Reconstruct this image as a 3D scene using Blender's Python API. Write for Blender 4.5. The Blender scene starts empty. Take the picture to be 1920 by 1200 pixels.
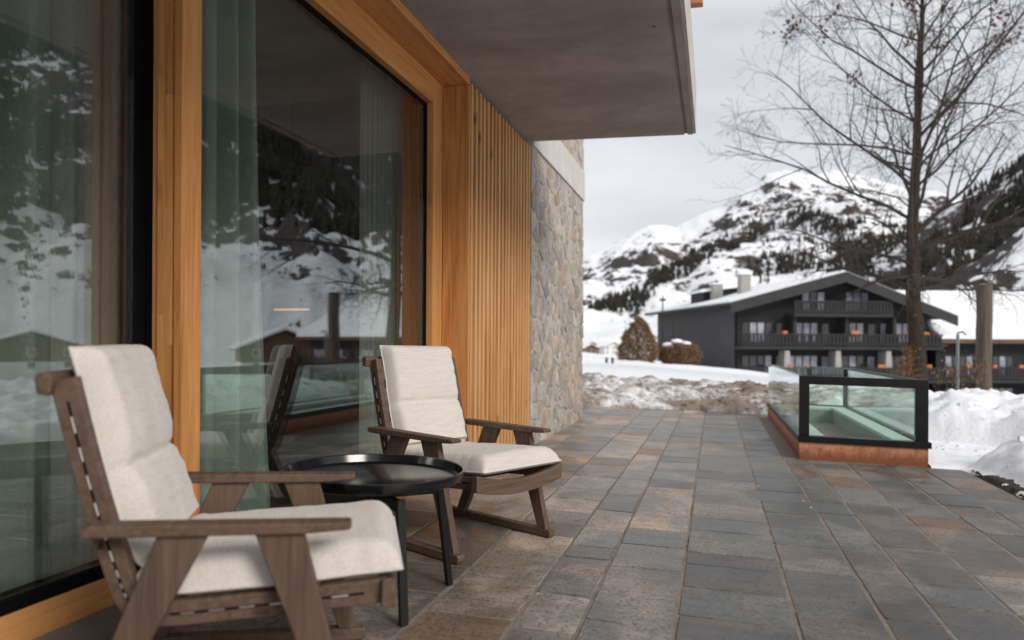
import bpy, math, random
import numpy as np
from mathutils import Vector, Quaternion, Matrix

R = math.radians
scene = bpy.context.scene
C = scene.collection

# ------------------------------------------------------------------ camera
YAW = 15.07                                   # the facade runs along +Y; the lens looks a little towards it
cam_d = bpy.data.cameras.new('camera'); cam = bpy.data.objects.new('camera', cam_d); C.objects.link(cam)
cam.location = (0, 0, 1.0)
cam.rotation_euler = (Matrix.Rotation(R(YAW), 3, 'Z') @ Matrix.Rotation(R(90), 3, 'X') @ Matrix.Rotation(R(0.3), 3, 'Z')).to_euler()
cam_d.sensor_width = 36; cam_d.lens = 26.46; cam_d.shift_y = 0.0198
cam_d.clip_start = .05; cam_d.clip_end = 9000
cam_d.dof.use_dof = True; cam_d.dof.focus_distance = 3.9; cam_d.dof.aperture_fstop = 1.7
scene.camera = cam

# ------------------------------------------------------------------ sky, sun, exposure
SUN_EL, SUN_AZ = 32, -35                        # azimuth measured from +X towards +Y of the light's origin
world = bpy.data.worlds.new('World'); scene.world = world; world.use_nodes = True
nt = world.node_tree; nt.nodes.clear()
def wn(t, **kw):
    n = nt.nodes.new(t)
    for k, v in kw.items(): setattr(n, k, v)
    return n
w_out = wn('ShaderNodeOutputWorld'); w_bg = wn('ShaderNodeBackground'); w_bg.inputs['Strength'].default_value = .1
sky = wn('ShaderNodeTexSky', sky_type='NISHITA', sun_disc=False)
sky.sun_elevation = R(SUN_EL); sky.sun_rotation = R(90 - SUN_AZ)
tc = wn('ShaderNodeTexCoord'); mp = wn('ShaderNodeMapping'); mp.inputs['Scale'].default_value = (1.2, 1.2, 4.0)
nz = wn('ShaderNodeTexNoise'); nz.inputs['Scale'].default_value = 1.6; nz.inputs['Detail'].default_value = 5
cr = wn('ShaderNodeValToRGB')
cr.color_ramp.elements[0].position = .3; cr.color_ramp.elements[0].color = (4.9, 5.05, 5.45, 1)
cr.color_ramp.elements[1].position = .72; cr.color_ramp.elements[1].color = (7.7, 7.8, 8.0, 1)
mx = wn('ShaderNodeMixRGB'); mx.inputs['Fac'].default_value = .93
for a_, b_ in ((tc.outputs['Generated'], mp.inputs[0]), (mp.outputs[0], nz.inputs['Vector']), (nz.outputs['Fac'], cr.inputs[0]),
               (sky.outputs[0], mx.inputs[1]), (cr.outputs[0], mx.inputs[2]), (mx.outputs[0], w_bg.inputs[0]), (w_bg.outputs[0], w_out.inputs[0])):
    nt.links.new(a_, b_)
sun_d = bpy.data.lights.new('sun', 'SUN'); sun = bpy.data.objects.new('sun', sun_d); C.objects.link(sun)
sun_d.energy = 2.0; sun_d.angle = R(22); sun_d.color = (1, .95, .88)
sd = Vector((math.cos(R(SUN_EL)) * math.cos(R(SUN_AZ)), math.cos(R(SUN_EL)) * math.sin(R(SUN_AZ)), math.sin(R(SUN_EL))))
sun.rotation_euler = sd.to_track_quat('Z', 'Y').to_euler(); sun.location = (30, 30, 60)
vs = scene.view_settings
vs.view_transform = 'Standard'; vs.look = 'None'; vs.exposure = 0.3; vs.gamma = 1; vs.use_curve_mapping = False
scene.cycles.use_denoising = True; scene.cycles.max_bounces = 8; scene.cycles.transparent_max_bounces = 16
scene.cycles.caustics_reflective = False; scene.cycles.caustics_refractive = False

# ------------------------------------------------------------------ helpers
rng = random.Random(7); NR = np.random.RandomState(11)
SA, SB = .021, .0056                           # the terrace and the slab above it are laid to a fall away from the house
def fz(x, y): return -SA * x - SB * y

def _hash(ix, iy, s):
    n = (ix.astype(np.int64) * 374761393 + iy.astype(np.int64) * 668265263 + s * 1442695041) & 0xffffffff
    n = ((n ^ (n >> 13)) * 1274126177) & 0xffffffff
    return ((n ^ (n >> 16)) & 0xffff) / 65535.0
def vn(x, y, s=0):
    x = np.asarray(x, float); y = np.asarray(y, float)
    ix = np.floor(x); iy = np.floor(y); fx = x - ix; fy = y - iy
    fx = fx * fx * fx * (fx * (fx * 6 - 15) + 10); fy = fy * fy * fy * (fy * (fy * 6 - 15) + 10)
    a = _hash(ix, iy, s); b = _hash(ix + 1, iy, s); c = _hash(ix, iy + 1, s); d = _hash(ix + 1, iy + 1, s)
    return (a * (1 - fx) + b * fx) * (1 - fy) + (c * (1 - fx) + d * fx) * fy
def fbm(x, y, s=0, o=5, g=.5):
    t = 0; a = 1; n = 0
    x = np.asarray(x, float); y = np.asarray(y, float)
    for i in range(o):
        t = t + a * vn(x, y, s + i * 17); n += a; a *= g
        x, y = x * 1.93 + y * .51 + 3.1, y * 1.93 - x * .51 + 7.7
    return t / n
def sstep(a, b, x):
    t = np.clip((np.asarray(x, float) - a) / (b - a), 0, 1); return t * t * (3 - 2 * t)

def tag(o, label=None, cat=None, group=None, kind=None):
    if label: o['label'] = label
    if cat: o['category'] = cat
    if group: o['group'] = group
    if kind: o['kind'] = kind
    return o
def empty(name, loc=(0, 0, 0), rz=0):
    o = bpy.data.objects.new(name, None); C.objects.link(o); o.location = loc; o.rotation_euler = (0, 0, rz)
    o.empty_display_size = .1
    return o
def link(name, me, mat, parent=None):
    o = bpy.data.objects.new(name, me); C.objects.link(o)
    if mat is not None and not me.materials: me.materials.append(mat)
    if parent is not None: o.parent = parent
    return o
def np_mesh(name, V, F, smooth=False):
    me = bpy.data.meshes.new(name); V = np.asarray(V, np.float32); F = np.asarray(F, np.int32)
    me.vertices.add(len(V)); me.vertices.foreach_set('co', V.ravel())
    k = F.shape[1]; me.loops.add(F.size); me.loops.foreach_set('vertex_index', F.ravel())
    me.polygons.add(len(F)); me.polygons.foreach_set('loop_start', np.arange(0, F.size, k, dtype=np.int32))
    me.polygons.foreach_set('loop_total', np.full(len(F), k, np.int32))
    if smooth: me.polygons.foreach_set('use_smooth', np.ones(len(F), bool))
    me.update(calc_edges=True); return me
def grid_faces(n, m):
    i, j = np.meshgrid(np.arange(n - 1), np.arange(m - 1), indexing='ij'); a = i * m + j
    return np.stack([a, a + m, a + m + 1, a + 1], -1).reshape(-1, 4)

class MB:
    def __init__(s, fall=False): s.v = []; s.f = []; s.fall = fall
    def add(s, vs, fs):
        b = len(s.v); s.v += [tuple(p) for p in vs]; s.f += [tuple(i + b for i in q) for q in fs]; return s
    def box(s, x0, x1, y0, y1, z0, z1):
        return s.add([(x0, y0, z0), (x1, y0, z0), (x1, y1, z0), (x0, y1, z0), (x0, y0, z1), (x1, y0, z1), (x1, y1, z1), (x0, y1, z1)],
                     [(0, 3, 2, 1), (4, 5, 6, 7), (0, 1, 5, 4), (1, 2, 6, 5), (2, 3, 7, 6), (3, 0, 4, 7)])
    def prism(s, poly, fn0, fn1):
        n = len(poly); a = [fn0(*p) for p in poly]; b = [fn1(*p) for p in poly]
        return s.add(a + b, [tuple(range(n))[::-1], tuple(range(n, 2 * n))] + [(i, (i + 1) % n, n + (i + 1) % n, n + i) for i in range(n)])
    def bar(s, p, q, w, h, up=(0, 0, 1)):
        p, q = Vector(p), Vector(q); d = (q - p).normalized(); r = d.cross(Vector(up))
        if r.length < 1e-4: r = d.cross(Vector((1, 0, 0)))
        r.normalize(); u = r.cross(d)
        vs = [c + r * (a * w / 2) + u * (b * h / 2) for c in (p, q) for a, b in ((-1, -1), (1, -1), (1, 1), (-1, 1))]
        return s.add(vs, [(3, 2, 1, 0), (4, 5, 6, 7), (0, 1, 5, 4), (1, 2, 6, 5), (2, 3, 7, 6), (3, 0, 4, 7)])
    def tube(s, pts, rad, n=8, cap=True):
        pts = [Vector(p) for p in pts]; b = len(s.v); prev = None
        for i, p in enumerate(pts):
            d = (pts[min(i + 1, len(pts) - 1)] - pts[max(i - 1, 0)])
            d = d.normalized() if d.length > 1e-9 else Vector((0, 0, 1))
            if prev is None:
                r = d.cross(Vector((0, 0, 1)))
                if r.length < .05: r = d.cross(Vector((1, 0, 0)))
            else: r = prev - d * prev.dot(d)
            r.normalize(); prev = r; u = d.cross(r); k = rad[i] if hasattr(rad, '__len__') else rad
            for j in range(n):
                a = 2 * math.pi * j / n; s.v.append(tuple(p + r * (k * math.cos(a)) + u * (k * math.sin(a))))
        for i in range(len(pts) - 1):
            for j in range(n):
                q = b + i * n; s.f.append((q + j, q + (j + 1) % n, q + n + (j + 1) % n, q + n + j))
        if cap:
            s.f.append(tuple(b + j for j in range(n))[::-1]); s.f.append(tuple(b + (len(pts) - 1) * n + j for j in range(n)))
        return s
    def lathe(s, prof, n=48):
        b = len(s.v)
        for r, z in prof:
            for j in range(n):
                a = 2 * math.pi * j / n; s.v.append((r * math.cos(a), r * math.sin(a), z))
        for i in range(len(prof) - 1):
            for j in range(n):
                q = b + i * n; s.f.append((q + j, q + (j + 1) % n, q + n + (j + 1) % n, q + n + j))
        return s
    def build(s, name, mat, parent=None, bevel=0, smooth=False, seg=2):
        v = [(x, y, z + fz(x, y)) for x, y, z in s.v] if s.fall else s.v
        me = bpy.data.meshes.new(name); me.from_pydata(v, [], s.f); me.update()
        if smooth: me.polygons.foreach_set('use_smooth', [True] * len(me.polygons))
        o = link(name, me, mat, parent)
        if bevel:
            m = o.modifiers.new('bevel', 'BEVEL'); m.width = bevel; m.segments = seg; m.limit_method = 'ANGLE'; m.angle_limit = R(40)
        return o
def fbox(name, x0, x1, y0, y1, z0, z1, mat, parent, bevel=.003):
    return MB(True).box(x0, x1, y0, y1, z0, z1).build(name, mat, parent, bevel)

# ------------------------------------------------------------------ materials
class NT:
    def __init__(s, name):
        s.m = bpy.data.materials.new(name); s.m.use_nodes = True; s.t = s.m.node_tree; s.t.nodes.clear()
        s.out = s.n('ShaderNodeOutputMaterial')
    def n(s, t, **kw):
        q = s.t.nodes.new(t)
        for k, v in kw.items():
            if k in q.inputs.keys() if hasattr(q.inputs, 'keys') else False: q.inputs[k].default_value = v
            else: setattr(q, k, v)
        return q
    def l(s, a, b): s.t.links.new(a, b); return s
    def coord(s, which='Object', scale=(1, 1, 1)):
        if which == 'Position': o = s.n('ShaderNodeNewGeometry').outputs['Position']
        else: o = s.n('ShaderNodeTexCoord').outputs[which]
        m = s.n('ShaderNodeMapping'); m.inputs['Scale'].default_value = scale; s.l(o, m.inputs[0]); return m.outputs[0]
    def noise(s, co, scale, detail=4, rough=.55, dist=0):
        q = s.n('ShaderNodeTexNoise'); q.inputs['Scale'].default_value = scale; q.inputs['Detail'].default_value = detail
        q.inputs['Roughness'].default_value = rough; q.inputs['Distortion'].default_value = dist; s.l(co, q.inputs['Vector']); return q.outputs['Fac']
    def ramp(s, fac, stops):
        q = s.n('ShaderNodeValToRGB'); e = q.color_ramp.elements
        while len(e) < len(stops): e.new(.5)
        for i, (p, c) in enumerate(stops):
            e[i].position = p; e[i].color = (c, c, c, 1) if not hasattr(c, '__len__') else (*c, 1)
        s.l(fac, q.inputs[0]); return q.outputs[0]
    def mix(s, fac, a, b, mode='MIX'):
        q = s.n('ShaderNodeMixRGB', blend_type=mode)
        for k, v in ((0, fac), (1, a), (2, b)):
            if hasattr(v, 'is_output'): s.l(v, q.inputs[k])
            elif hasattr(v, '__len__'): q.inputs[k].default_value = (*v, 1)
            else: q.inputs[k].default_value = v if k == 0 else (v, v, v, 1)
        return q.outputs[0]
    def math(s, op, a, b=0):
        q = s.n('ShaderNodeMath', operation=op)
        for k, v in ((0, a), (1, b)):
            if hasattr(v, 'is_output'): s.l(v, q.inputs[k])
            else: q.inputs[k].default_value = v
        return q.outputs[0]
    def bump(s, h, strength=.3, dist=.01):
        q = s.n('ShaderNodeBump'); q.inputs['Strength'].default_value = strength; q.inputs['Distance'].default_value = dist
        s.l(h, q.inputs['Height']); return q.outputs[0]
    def done(s, col, rough=.6, bump=None, metal=0, spec=.5, sheen=0):
        p = s.n('ShaderNodeBsdfPrincipled')
        for k, v in (('Base Color', col), ('Roughness', rough), ('Metallic', metal), ('Specular IOR Level', spec)):
            if hasattr(v, 'is_output'): s.l(v, p.inputs[k])
            else: p.inputs[k].default_value = (*v, 1) if hasattr(v, '__len__') else v
        if bump is not None: s.l(bump, p.inputs['Normal'])
        if sheen: p.inputs['Sheen Weight'].default_value = sheen
        s.l(p.outputs[0], s.out.inputs[0]); return s.m

def wood(name, dark, mid, light, axis=2, rough=.55, knots=True, grain=34, spec=.3):
    t = NT(name); sc = [1, 1, 1]; sc[axis] = .045
    co = t.coord('Object', tuple(sc)); inf = t.n('ShaderNodeObjectInfo')
    ad = t.n('ShaderNodeVectorMath', operation='ADD'); t.l(co, ad.inputs[0])
    cb = t.n('ShaderNodeCombineXYZ'); t.l(t.math('MULTIPLY', inf.outputs['Random'], 17.3), cb.inputs[0]); t.l(t.math('MULTIPLY', inf.outputs['Random'], 9.1), cb.inputs[2])
    t.l(cb.outputs[0], ad.inputs[1]); v = ad.outputs[0]
    g = t.noise(v, grain, 5, .6, .6); big = t.noise(v, grain / 7, 3, .5, .8)
    c = t.ramp(g, [(.3, dark), (.5, mid), (.72, light)])
    c = t.mix(t.ramp(big, [(.35, .0), (.7, .55)]), c, light)
    c = t.mix(t.math('MULTIPLY', inf.outputs['Random'], .45), c, t.mix(1, c, (.66, .60, .54), 'MULTIPLY'))
    if knots:
        sk = [1, 1, 1]; sk[axis] = .42
        vo = t.n('ShaderNodeTexVoronoi'); vo.inputs['Scale'].default_value = 4.6; k2 = t.coord('Object', tuple(sk))
        ad2 = t.n('ShaderNodeVectorMath', operation='ADD'); t.l(k2, ad2.inputs[0]); t.l(cb.outputs[0], ad2.inputs[1]); t.l(ad2.outputs[0], vo.inputs['Vector'])
        kf = t.ramp(vo.outputs['Distance'], [(.03, .85), (.075, .4), (.13, 0)])
        c = t.mix(kf, c, tuple(.35 * q for q in dark))
    return t.done(c, t.ramp(g, [(.3, rough + .1), (.7, rough - .08)]), t.bump(g, .25, .002), spec=spec)
def plain(name, col, rough=.5, metal=0, spec=.5, var=.12, scale=8, bump=0):
    t = NT(name); co = t.coord('Object'); n = t.noise(co, scale, 5)
    c = t.mix(t.ramp(n, [(.3, 0), (.7, 1)]), tuple(q * (1 - var) for q in col), tuple(min(1, q * (1 + var)) for q in col))
    return t.done(c, rough, t.bump(n, bump, .01) if bump else None, metal, spec)

M = {}
larch = ((.38, .145, .04), (.57, .25, .078), (.69, .35, .125))
M['larch_z'] = wood('larch upright', *larch, axis=2); M['larch_y'] = wood('larch lengthwise', *larch, axis=1)
M['larch_slat'] = wood('larch slat', (.42, .175, .055), (.63, .32, .12), (.76, .46, .22), axis=2, grain=26)
M['teak'] = wood('weathered teak', (.072, .044, .030), (.115, .074, .052), (.16, .11, .081), axis=1, knots=False, rough=.62, grain=60)
M['teak_z'] = wood('weathered teak upright', (.072, .044, .030), (.115, .074, .052), (.16, .11, .081), axis=2, knots=False, rough=.62, grain=60)
M['black'] = plain('black powder coat', (.006, .006, .0065), .42, var=.3, spec=.28)
M['black_gloss'] = plain('black lacquered tray', (.007, .007, .008), .16, var=.2, spec=.6)
M['gasket'] = plain('black gasket', (.004, .004, .004), .85, spec=.08)
M['steel'] = plain('brushed steel', (.62, .6, .57), .3, 1)
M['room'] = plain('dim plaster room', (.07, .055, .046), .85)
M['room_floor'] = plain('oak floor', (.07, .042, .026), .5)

def m_fabric():
    t = NT('cream woven fabric'); co = t.coord('Object')
    w1 = t.noise(t.coord('Object', (1, .05, 1)), 170, 2); w2 = t.noise(t.coord('Object', (1, 1, 1)), 240, 2)
    w = t.math('ADD', w1, w2); big = t.noise(co, 9, 4)
    c = t.ramp(w, [(.75, (.57, .52, .475)), (1.0, (.615, .565, .52)), (1.25, (.65, .605, .56))])
    c = t.mix(t.ramp(big, [(.35, .06), (.65, 0)]), c, (.45, .40, .36))
    h = t.math('ADD', t.math('MULTIPLY', w, .15), big)
    return t.done(c, .9, t.bump(h, .12, .003), spec=.15, sheen=.2)
M['fabric'] = m_fabric()
def m_curtain(name, a, b):
    t = NT(name); w = t.noise(t.coord('Object', (1, 1, .3)), 260, 3); big = t.noise(t.coord('Object', (1, 1, .06)), 6, 3)
    c = t.mix(big, a, b); c = t.mix(t.ramp(w, [(.35, .35), (.65, 0)]), c, tuple(q * .5 for q in a))
    d = t.n('ShaderNodeBsdfDiffuse'); tr = t.n('ShaderNodeBsdfTranslucent'); m = t.n('ShaderNodeMixShader'); m.inputs[0].default_value = .25
    t.l(c, d.inputs[0]); t.l(c, tr.inputs[0]); t.l(d.outputs[0], m.inputs[1]); t.l(tr.outputs[0], m.inputs[2]); t.l(m.outputs[0], t.out.inputs[0]); return t.m
M['curtain'] = m_curtain('sage linen curtain', (.31, .35, .30), (.43, .475, .42))
M['curtain_pale'] = m_curtain('grey linen curtain', (.36, .355, .325), (.46, .455, .42))
def m_glass(name, tint, r0, rough=0.0):
    t = NT(name); lw = t.n('ShaderNodeLayerWeight'); lw.inputs[0].default_value = .5
    p = t.math('POWER', lw.outputs['Facing'], 5); fr = t.math('ADD', t.math('MULTIPLY', p, 1 - r0), r0)
    a = t.n('ShaderNodeBsdfTransparent'); a.inputs[0].default_value = (*tint, 1)
    g = t.n('ShaderNodeBsdfGlossy'); g.inputs['Roughness'].default_value = rough; g.inputs[0].default_value = (.95, .97, 1, 1)
    m = t.n('ShaderNodeMixShader'); t.l(fr, m.inputs[0]); t.l(a.outputs[0], m.inputs[1]); t.l(g.outputs[0], m.inputs[2]); t.l(m.outputs[0], t.out.inputs[0]); return t.m
M['glass'] = m_glass('coated window glass', (.92, .96, .94), .14)
M['glass_clear'] = m_glass('green balustrade glass', (.91, .965, .935), .06)

def m_concrete():
    t = NT('fair-faced concrete'); co = t.coord('Object'); a = t.noise(co, 1.3, 6, .6, .4); b = t.noise(co, 60, 3); s = t.noise(t.coord('Object', (.8, 1.3, 1)), 1.6, 5, .6)
    c = t.ramp(a, [(.3, (.30, .265, .24)), (.5, (.385, .345, .315)), (.72, (.46, .42, .385))])
    c = t.mix(t.ramp(s, [(.38, .45), (.55, 0)]), c, (.20, .168, .15))
    c = t.mix(t.ramp(b, [(.62, 0), (.72, .25)]), c, (.12, .10, .09))
    vo = t.n('ShaderNodeTexVoronoi'); vo.inputs['Scale'].default_value = 2.6; t.l(co, vo.inputs['Vector'])
    c = t.mix(t.ramp(vo.outputs['Distance'], [(.02, .9), (.04, 0)]), c, (.03, .025, .02))
    return t.done(c, .75, t.bump(b, .2, .003), spec=.3)
M['concrete'] = m_concrete()
M['concrete_pale'] = plain('pale concrete band', (.55, .53, .50), .85, var=.1, scale=5, bump=.2)
M['fascia'] = plain('slab edge concrete', (.46, .43, .39), .8, var=.12, scale=4, bump=.2)

def m_tile():
    t = NT('split quartzite paving'); inf = t.n('ShaderNodeObjectInfo'); co = t.coord('Position')
    a = t.noise(co, 3.2, 6, .62, .5); b = t.noise(co, 70, 5, .65); cl = t.noise(t.coord('Position', (.5, 2.4, 1)), 9, 6, .65, .7)
    c = t.mix(t.ramp(a, [(.25, 0), (.75, 1)]), t.mix(1, inf.outputs['Color'], (.62, .63, .66), 'MULTIPLY'), t.mix(1, inf.outputs['Color'], (1.30, 1.25, 1.18), 'MULTIPLY'))
    c = t.mix(t.ramp(cl, [(.35, .45), (.5, 0)]), c, t.mix(1, inf.outputs['Color'], (.48, .48, .50), 'MULTIPLY'))
    c = t.mix(t.ramp(b, [(.36, .75), (.5, 0), (.66, 0), (.78, .4)]), c, t.mix(t.ramp(b, [(.5, 0), (.52, 1)]), (.05, .047, .045), (.36, .34, .32)))
    rust = t.ramp(t.noise(co, 5.5, 6, .65, 1.2), [(.58, 0), (.70, .7)])
    c = t.mix(rust, c, (.25, .135, .07))
    wet = t.ramp(t.noise(t.coord('Position', (1, .7, 1)), 1.55, 4, .55, .3), [(.465, 0), (.54, .88)])
    c = t.mix(wet, c, t.mix(1, c, (.46, .49, .50), 'MULTIPLY'))
    h = t.math('ADD', t.math('MULTIPLY', b, .35), t.math('ADD', cl, t.math('MULTIPLY', a, .6)))
    rgh = t.mix(wet, t.ramp(b, [(.3, .58), (.7, .44)]), .30)
    return t.done(c, rgh, t.bump(h, .55, .007), spec=.4)
M['tile'] = m_tile()
M['mortar'] = plain('sandy joint mortar', (.20, .168, .142), .9, var=.25, scale=14, bump=.3)
M['drain'] = plain('grey drain strip', (.16, .15, .15), .6, var=.15)
def m_stone():
    t = NT('rubble stone'); inf = t.n('ShaderNodeObjectInfo'); co = t.coord('Position'); a = t.noise(co, 9, 6, .65, .5); b = t.noise(co, 55, 4)
    c = t.mix(t.ramp(a, [(.3, 0), (.7, 1)]), t.mix(1, inf.outputs['Color'], (.72, .70, .70), 'MULTIPLY'), t.mix(1, inf.outputs['Color'], (1.25, 1.22, 1.18), 'MULTIPLY'))
    return t.done(c, .85, t.bump(t.math('ADD', a, t.math('MULTIPLY', b, .4)), .8, .018), spec=.25)
M['stone'] = m_stone()
M['lime'] = plain('lime mortar', (.43, .40, .365), .95, var=.2, scale=12, bump=.8)
def m_rust():
    t = NT('rusty painted plinth'); co = t.coord('Object'); a = t.noise(t.coord('Object', (1, 1, .5)), 14, 6, .7, .6)
    sep = t.n('ShaderNodeSeparateXYZ'); t.l(t.coord('Object'), sep.inputs[0])
    hgt = t.ramp(t.math('ADD', t.math('MULTIPLY', sep.outputs[2], 4.0), t.math('MULTIPLY', a, .9)), [(.35, 1), (.75, 0)])
    c = t.ramp(a, [(.3, (.50, .215, .11)), (.7, (.60, .29, .165))]); c = t.mix(hgt, c, (.24, .085, .038))
    c = t.mix(t.ramp(t.noise(co, 40, 4), [(.62, 0), (.7, .7)]), c, (.09, .035, .02))
    return t.done(c, .7, t.bump(a, .3, .004), spec=.3)
M['rust'] = m_rust()
M['pit'] = plain('pale green pit render', (.27, .31, .29), .8, var=.08)
M['rim'] = plain('pale rim', (.58, .66, .61), .6, var=.05)
M['copper'] = plain('copper gutter', (.42, .17, .08), .55, .3, var=.25)

def m_snow(name, dirt=0, seed=0):
    t = NT(name); co = t.coord('Position'); a = t.noise(co, 2.2, 7, .6); b = t.noise(co, 24, 5, .6)
    c = t.mix(t.ramp(a, [(.3, 0), (.7, 1)]), (.80, .815, .85), (.89, .895, .91))
    if dirt:
        d = t.noise(t.coord('Position', (.8, 1.2, 1.6)), 1.1, 10, .72, .3); e = t.noise(co, 13, 8, .75)
        m = t.ramp(t.math('ADD', d, t.math('MULTIPLY', t.math('SUBTRACT', e, .5), .5)), [(.62 - dirt * .2, 0), (.80 - dirt * .2, 1)])
        c = t.mix(m, c, t.mix(e, (.10, .075, .058), (.36, .29, .24)))
    h = t.math('ADD', t.math('ADD', a, t.math('MULTIPLY', b, .35)), t.math('MULTIPLY', t.noise(co, 90, 4, .7), .12))
    return t.done(c, .7, t.bump(h, .55, .05), spec=.25)
M['snow'] = m_snow('snow'); M['snow_dirty'] = m_snow('dirty ploughed snow', 1.3); M['snow_bank'] = m_snow('old bank snow', .10)
M['soil'] = plain('wet dark soil', (.035, .024, .018), .8, var=.5, scale=20, bump=.6)

def m_mountain(name, lo, hi, nscale):
    t = NT(name); g = t.n('ShaderNodeNewGeometry'); sep = t.n('ShaderNodeSeparateXYZ'); t.l(g.outputs['True Normal'], sep.inputs[0])
    co = t.coord('Position'); a = t.noise(co, nscale, 9, .66, .5); b = t.noise(co, nscale * 7, 6, .7)
    v = t.math('ADD', t.math('MULTIPLY', sep.outputs[2], .7), t.math('ADD', t.math('MULTIPLY', a, .6), t.math('MULTIPLY', b, .35)))
    rock = t.ramp(b, [(.3, (.035, .032, .034)), (.7, (.12, .10, .095))])
    c = t.mix(t.ramp(v, [(lo, 0), (hi, 1)]), rock, (.87, .88, .90))
    return t.done(c, .85, t.bump(b, .6, 6), spec=.1)
M['peak'] = m_mountain('snowy limestone peak', .945, 1.0, .012); M['flank'] = m_mountain('snowy rocky flank', .985, 1.05, .022)
def m_needles():
    t = NT('dark spruce'); n = t.noise(t.coord('Position'), .4, 4)
    return t.done(t.ramp(n, [(.3, (.018, .019, .017)), (.7, (.055, .05, .04))]), .9, spec=.1)
M['spruce'] = m_needles()
def m_bark():
    t = NT('bark with lichen'); co = t.coord('Object', (1, 1, .3)); a = t.noise(co, 22, 6, .65); l = t.noise(t.coord('Object'), 3.2, 6, .7)
    c = t.ramp(a, [(.3, (.018, .013, .010)), (.7, (.062, .047, .036))])
    c = t.mix(t.ramp(l, [(.60, 0), (.68, .8)]), c, (.22, .13, .025))
    return t.done(c, .9, t.bump(a, .8, .02), spec=.15)
M['bark'] = m_bark()
M['twig'] = plain('twig bark', (.038, .029, .024), .9, var=.35, scale=5)
M['dry_leaf'] = plain('dry brown leaf', (.115, .055, .035), .85, var=.4, scale=30)
M['beech'] = plain('dry beech leaf', (.17, .095, .045), .85, var=.45, scale=14)
M['log'] = wood('grey weathered log', (.05, .039, .031), (.105, .083, .066), (.17, .138, .114), axis=2, grain=26, rough=.85)
M['pole'] = plain('grey-green pole', (.17, .18, .17), .5)
M['hotel'] = plain('anthracite render', (.030, .029, .031), .85, var=.12, scale=.6)
M['hotel_wood'] = plain('black-brown boards', (.016, .015, .016), .8, var=.3, scale=3)
M['hotel_side'] = plain('grey side wall', (.050, .049, .051), .85, var=.1, scale=.5)
M['roof_snow'] = m_snow('roof snow')
M['pillar'] = plain('pale render pillar', (.33, .315, .30), .85)
M['pane'] = plain('curtained pane', (.30, .31, .37), .12, var=.5, scale=1.2, spec=.7)
M['pane_dark'] = plain('dark pane', (.03, .03, .035), .1, var=.4, scale=1.5, spec=.7)
M['orange'] = plain('orange planter', (.50, .17, .05), .7, var=.2)
M['chalet'] = plain('brown larch chalet', (.12, .062, .038), .85, var=.3, scale=2)
M['white'] = plain('white plaster', (.70, .69, .67), .85)

def to_world(X, Z):                            # the valley's own axes: X across the valley, Z up the valley
    c, s = math.cos(R(YAW)), math.sin(R(YAW)); return X * c - Z * s, X * s + Z * c

# ================================================================== SETTING: ground
def ground_h(x, y):
    c, s = math.cos(R(YAW)), math.sin(R(YAW)); X = x * c + y * s; Z = -x * s + y * c
    d = np.sqrt(x * x + y * y)
    q = np.clip(X - 3, 0, 40); h = np.maximum(.32 - .045 * q - .004 * q * q - .004 * np.clip(Z, 0, 90), -5.5) - .004 * np.clip(d - 70, 0, 400)
    h = h + .35 * (fbm(x * .12, y * .12, 5) - .5) * sstep(12, 20, d)
    inside = (1 - sstep(1.9, 2.5, x)) * (1 - sstep(11.9, 12.6, y))
    near = (1 - sstep(2.3, 4.5, x)) * (1 - sstep(9.0, 12.0, y))
    h = np.where(near > 0, h * (1 - near) + (-.30) * near, h)
    return h * (1 - inside) + (-.75) * inside
ax_ = np.concatenate([np.linspace(-900, -60, 22), np.linspace(-52, 120, 230), np.linspace(130, 900, 40)])
ay_ = np.concatenate([np.linspace(-700, -40, 16), np.linspace(-32, 160, 250), np.linspace(170, 1400, 50)])
GX, GY = np.meshgrid(ax_, ay_, indexing='ij')
V = np.stack([GX, GY, ground_h(GX, GY)], -1).reshape(-1, 3)
tag(link('snow_field', np_mesh('snow_field', V, grid_faces(len(ax_), len(ay_)), True), M['snow']), 'white snow field sloping away to the valley', None, None, 'structure')

# terrace
terrace = fbox('terrace', -2.3, 2.05, -2.5, 11.95, -.4, -.0035, M['mortar'], None, 0)
tag(terrace, 'terrace paved with split stone slabs in long rows', None, None, 'structure')
fbox('drain_strip', -2.03, -1.86, -2.5, 2.305, -.02, .036, M['drain'], terrace, 0)
rows = [-1.872, -1.476, -1.026, -.685, -.455, -.13, .294, .61, .819, 1.118, 1.44, 1.71, 2.04]
fixed = {2: [2.28, 2.60, 2.98], 3: [2.55, 3.21, 3.46, 3.66, 3.98], 4: [2.30, 2.70, 3.05, 3.40, 3.78, 4.12], 5: [2.28, 2.55, 2.85, 3.20, 3.75, 4.20],
         6: [2.42, 2.72, 3.05, 3.60, 4.05, 4.40], 7: [3.07, 3.52], 8: [2.90, 3.30, 3.58, 3.88, 4.2], 9: [2.6, 3.3]}
pal = {'grey': (.225, .20, .18), 'warm': (.30, .237, .184), 'green': (.18, .19, .182), 'dark': (.125, .115, .107), 'rust': (.28, .17, .108), 'pale': (.35, .305, .26)}
tile_jobs = []
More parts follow.
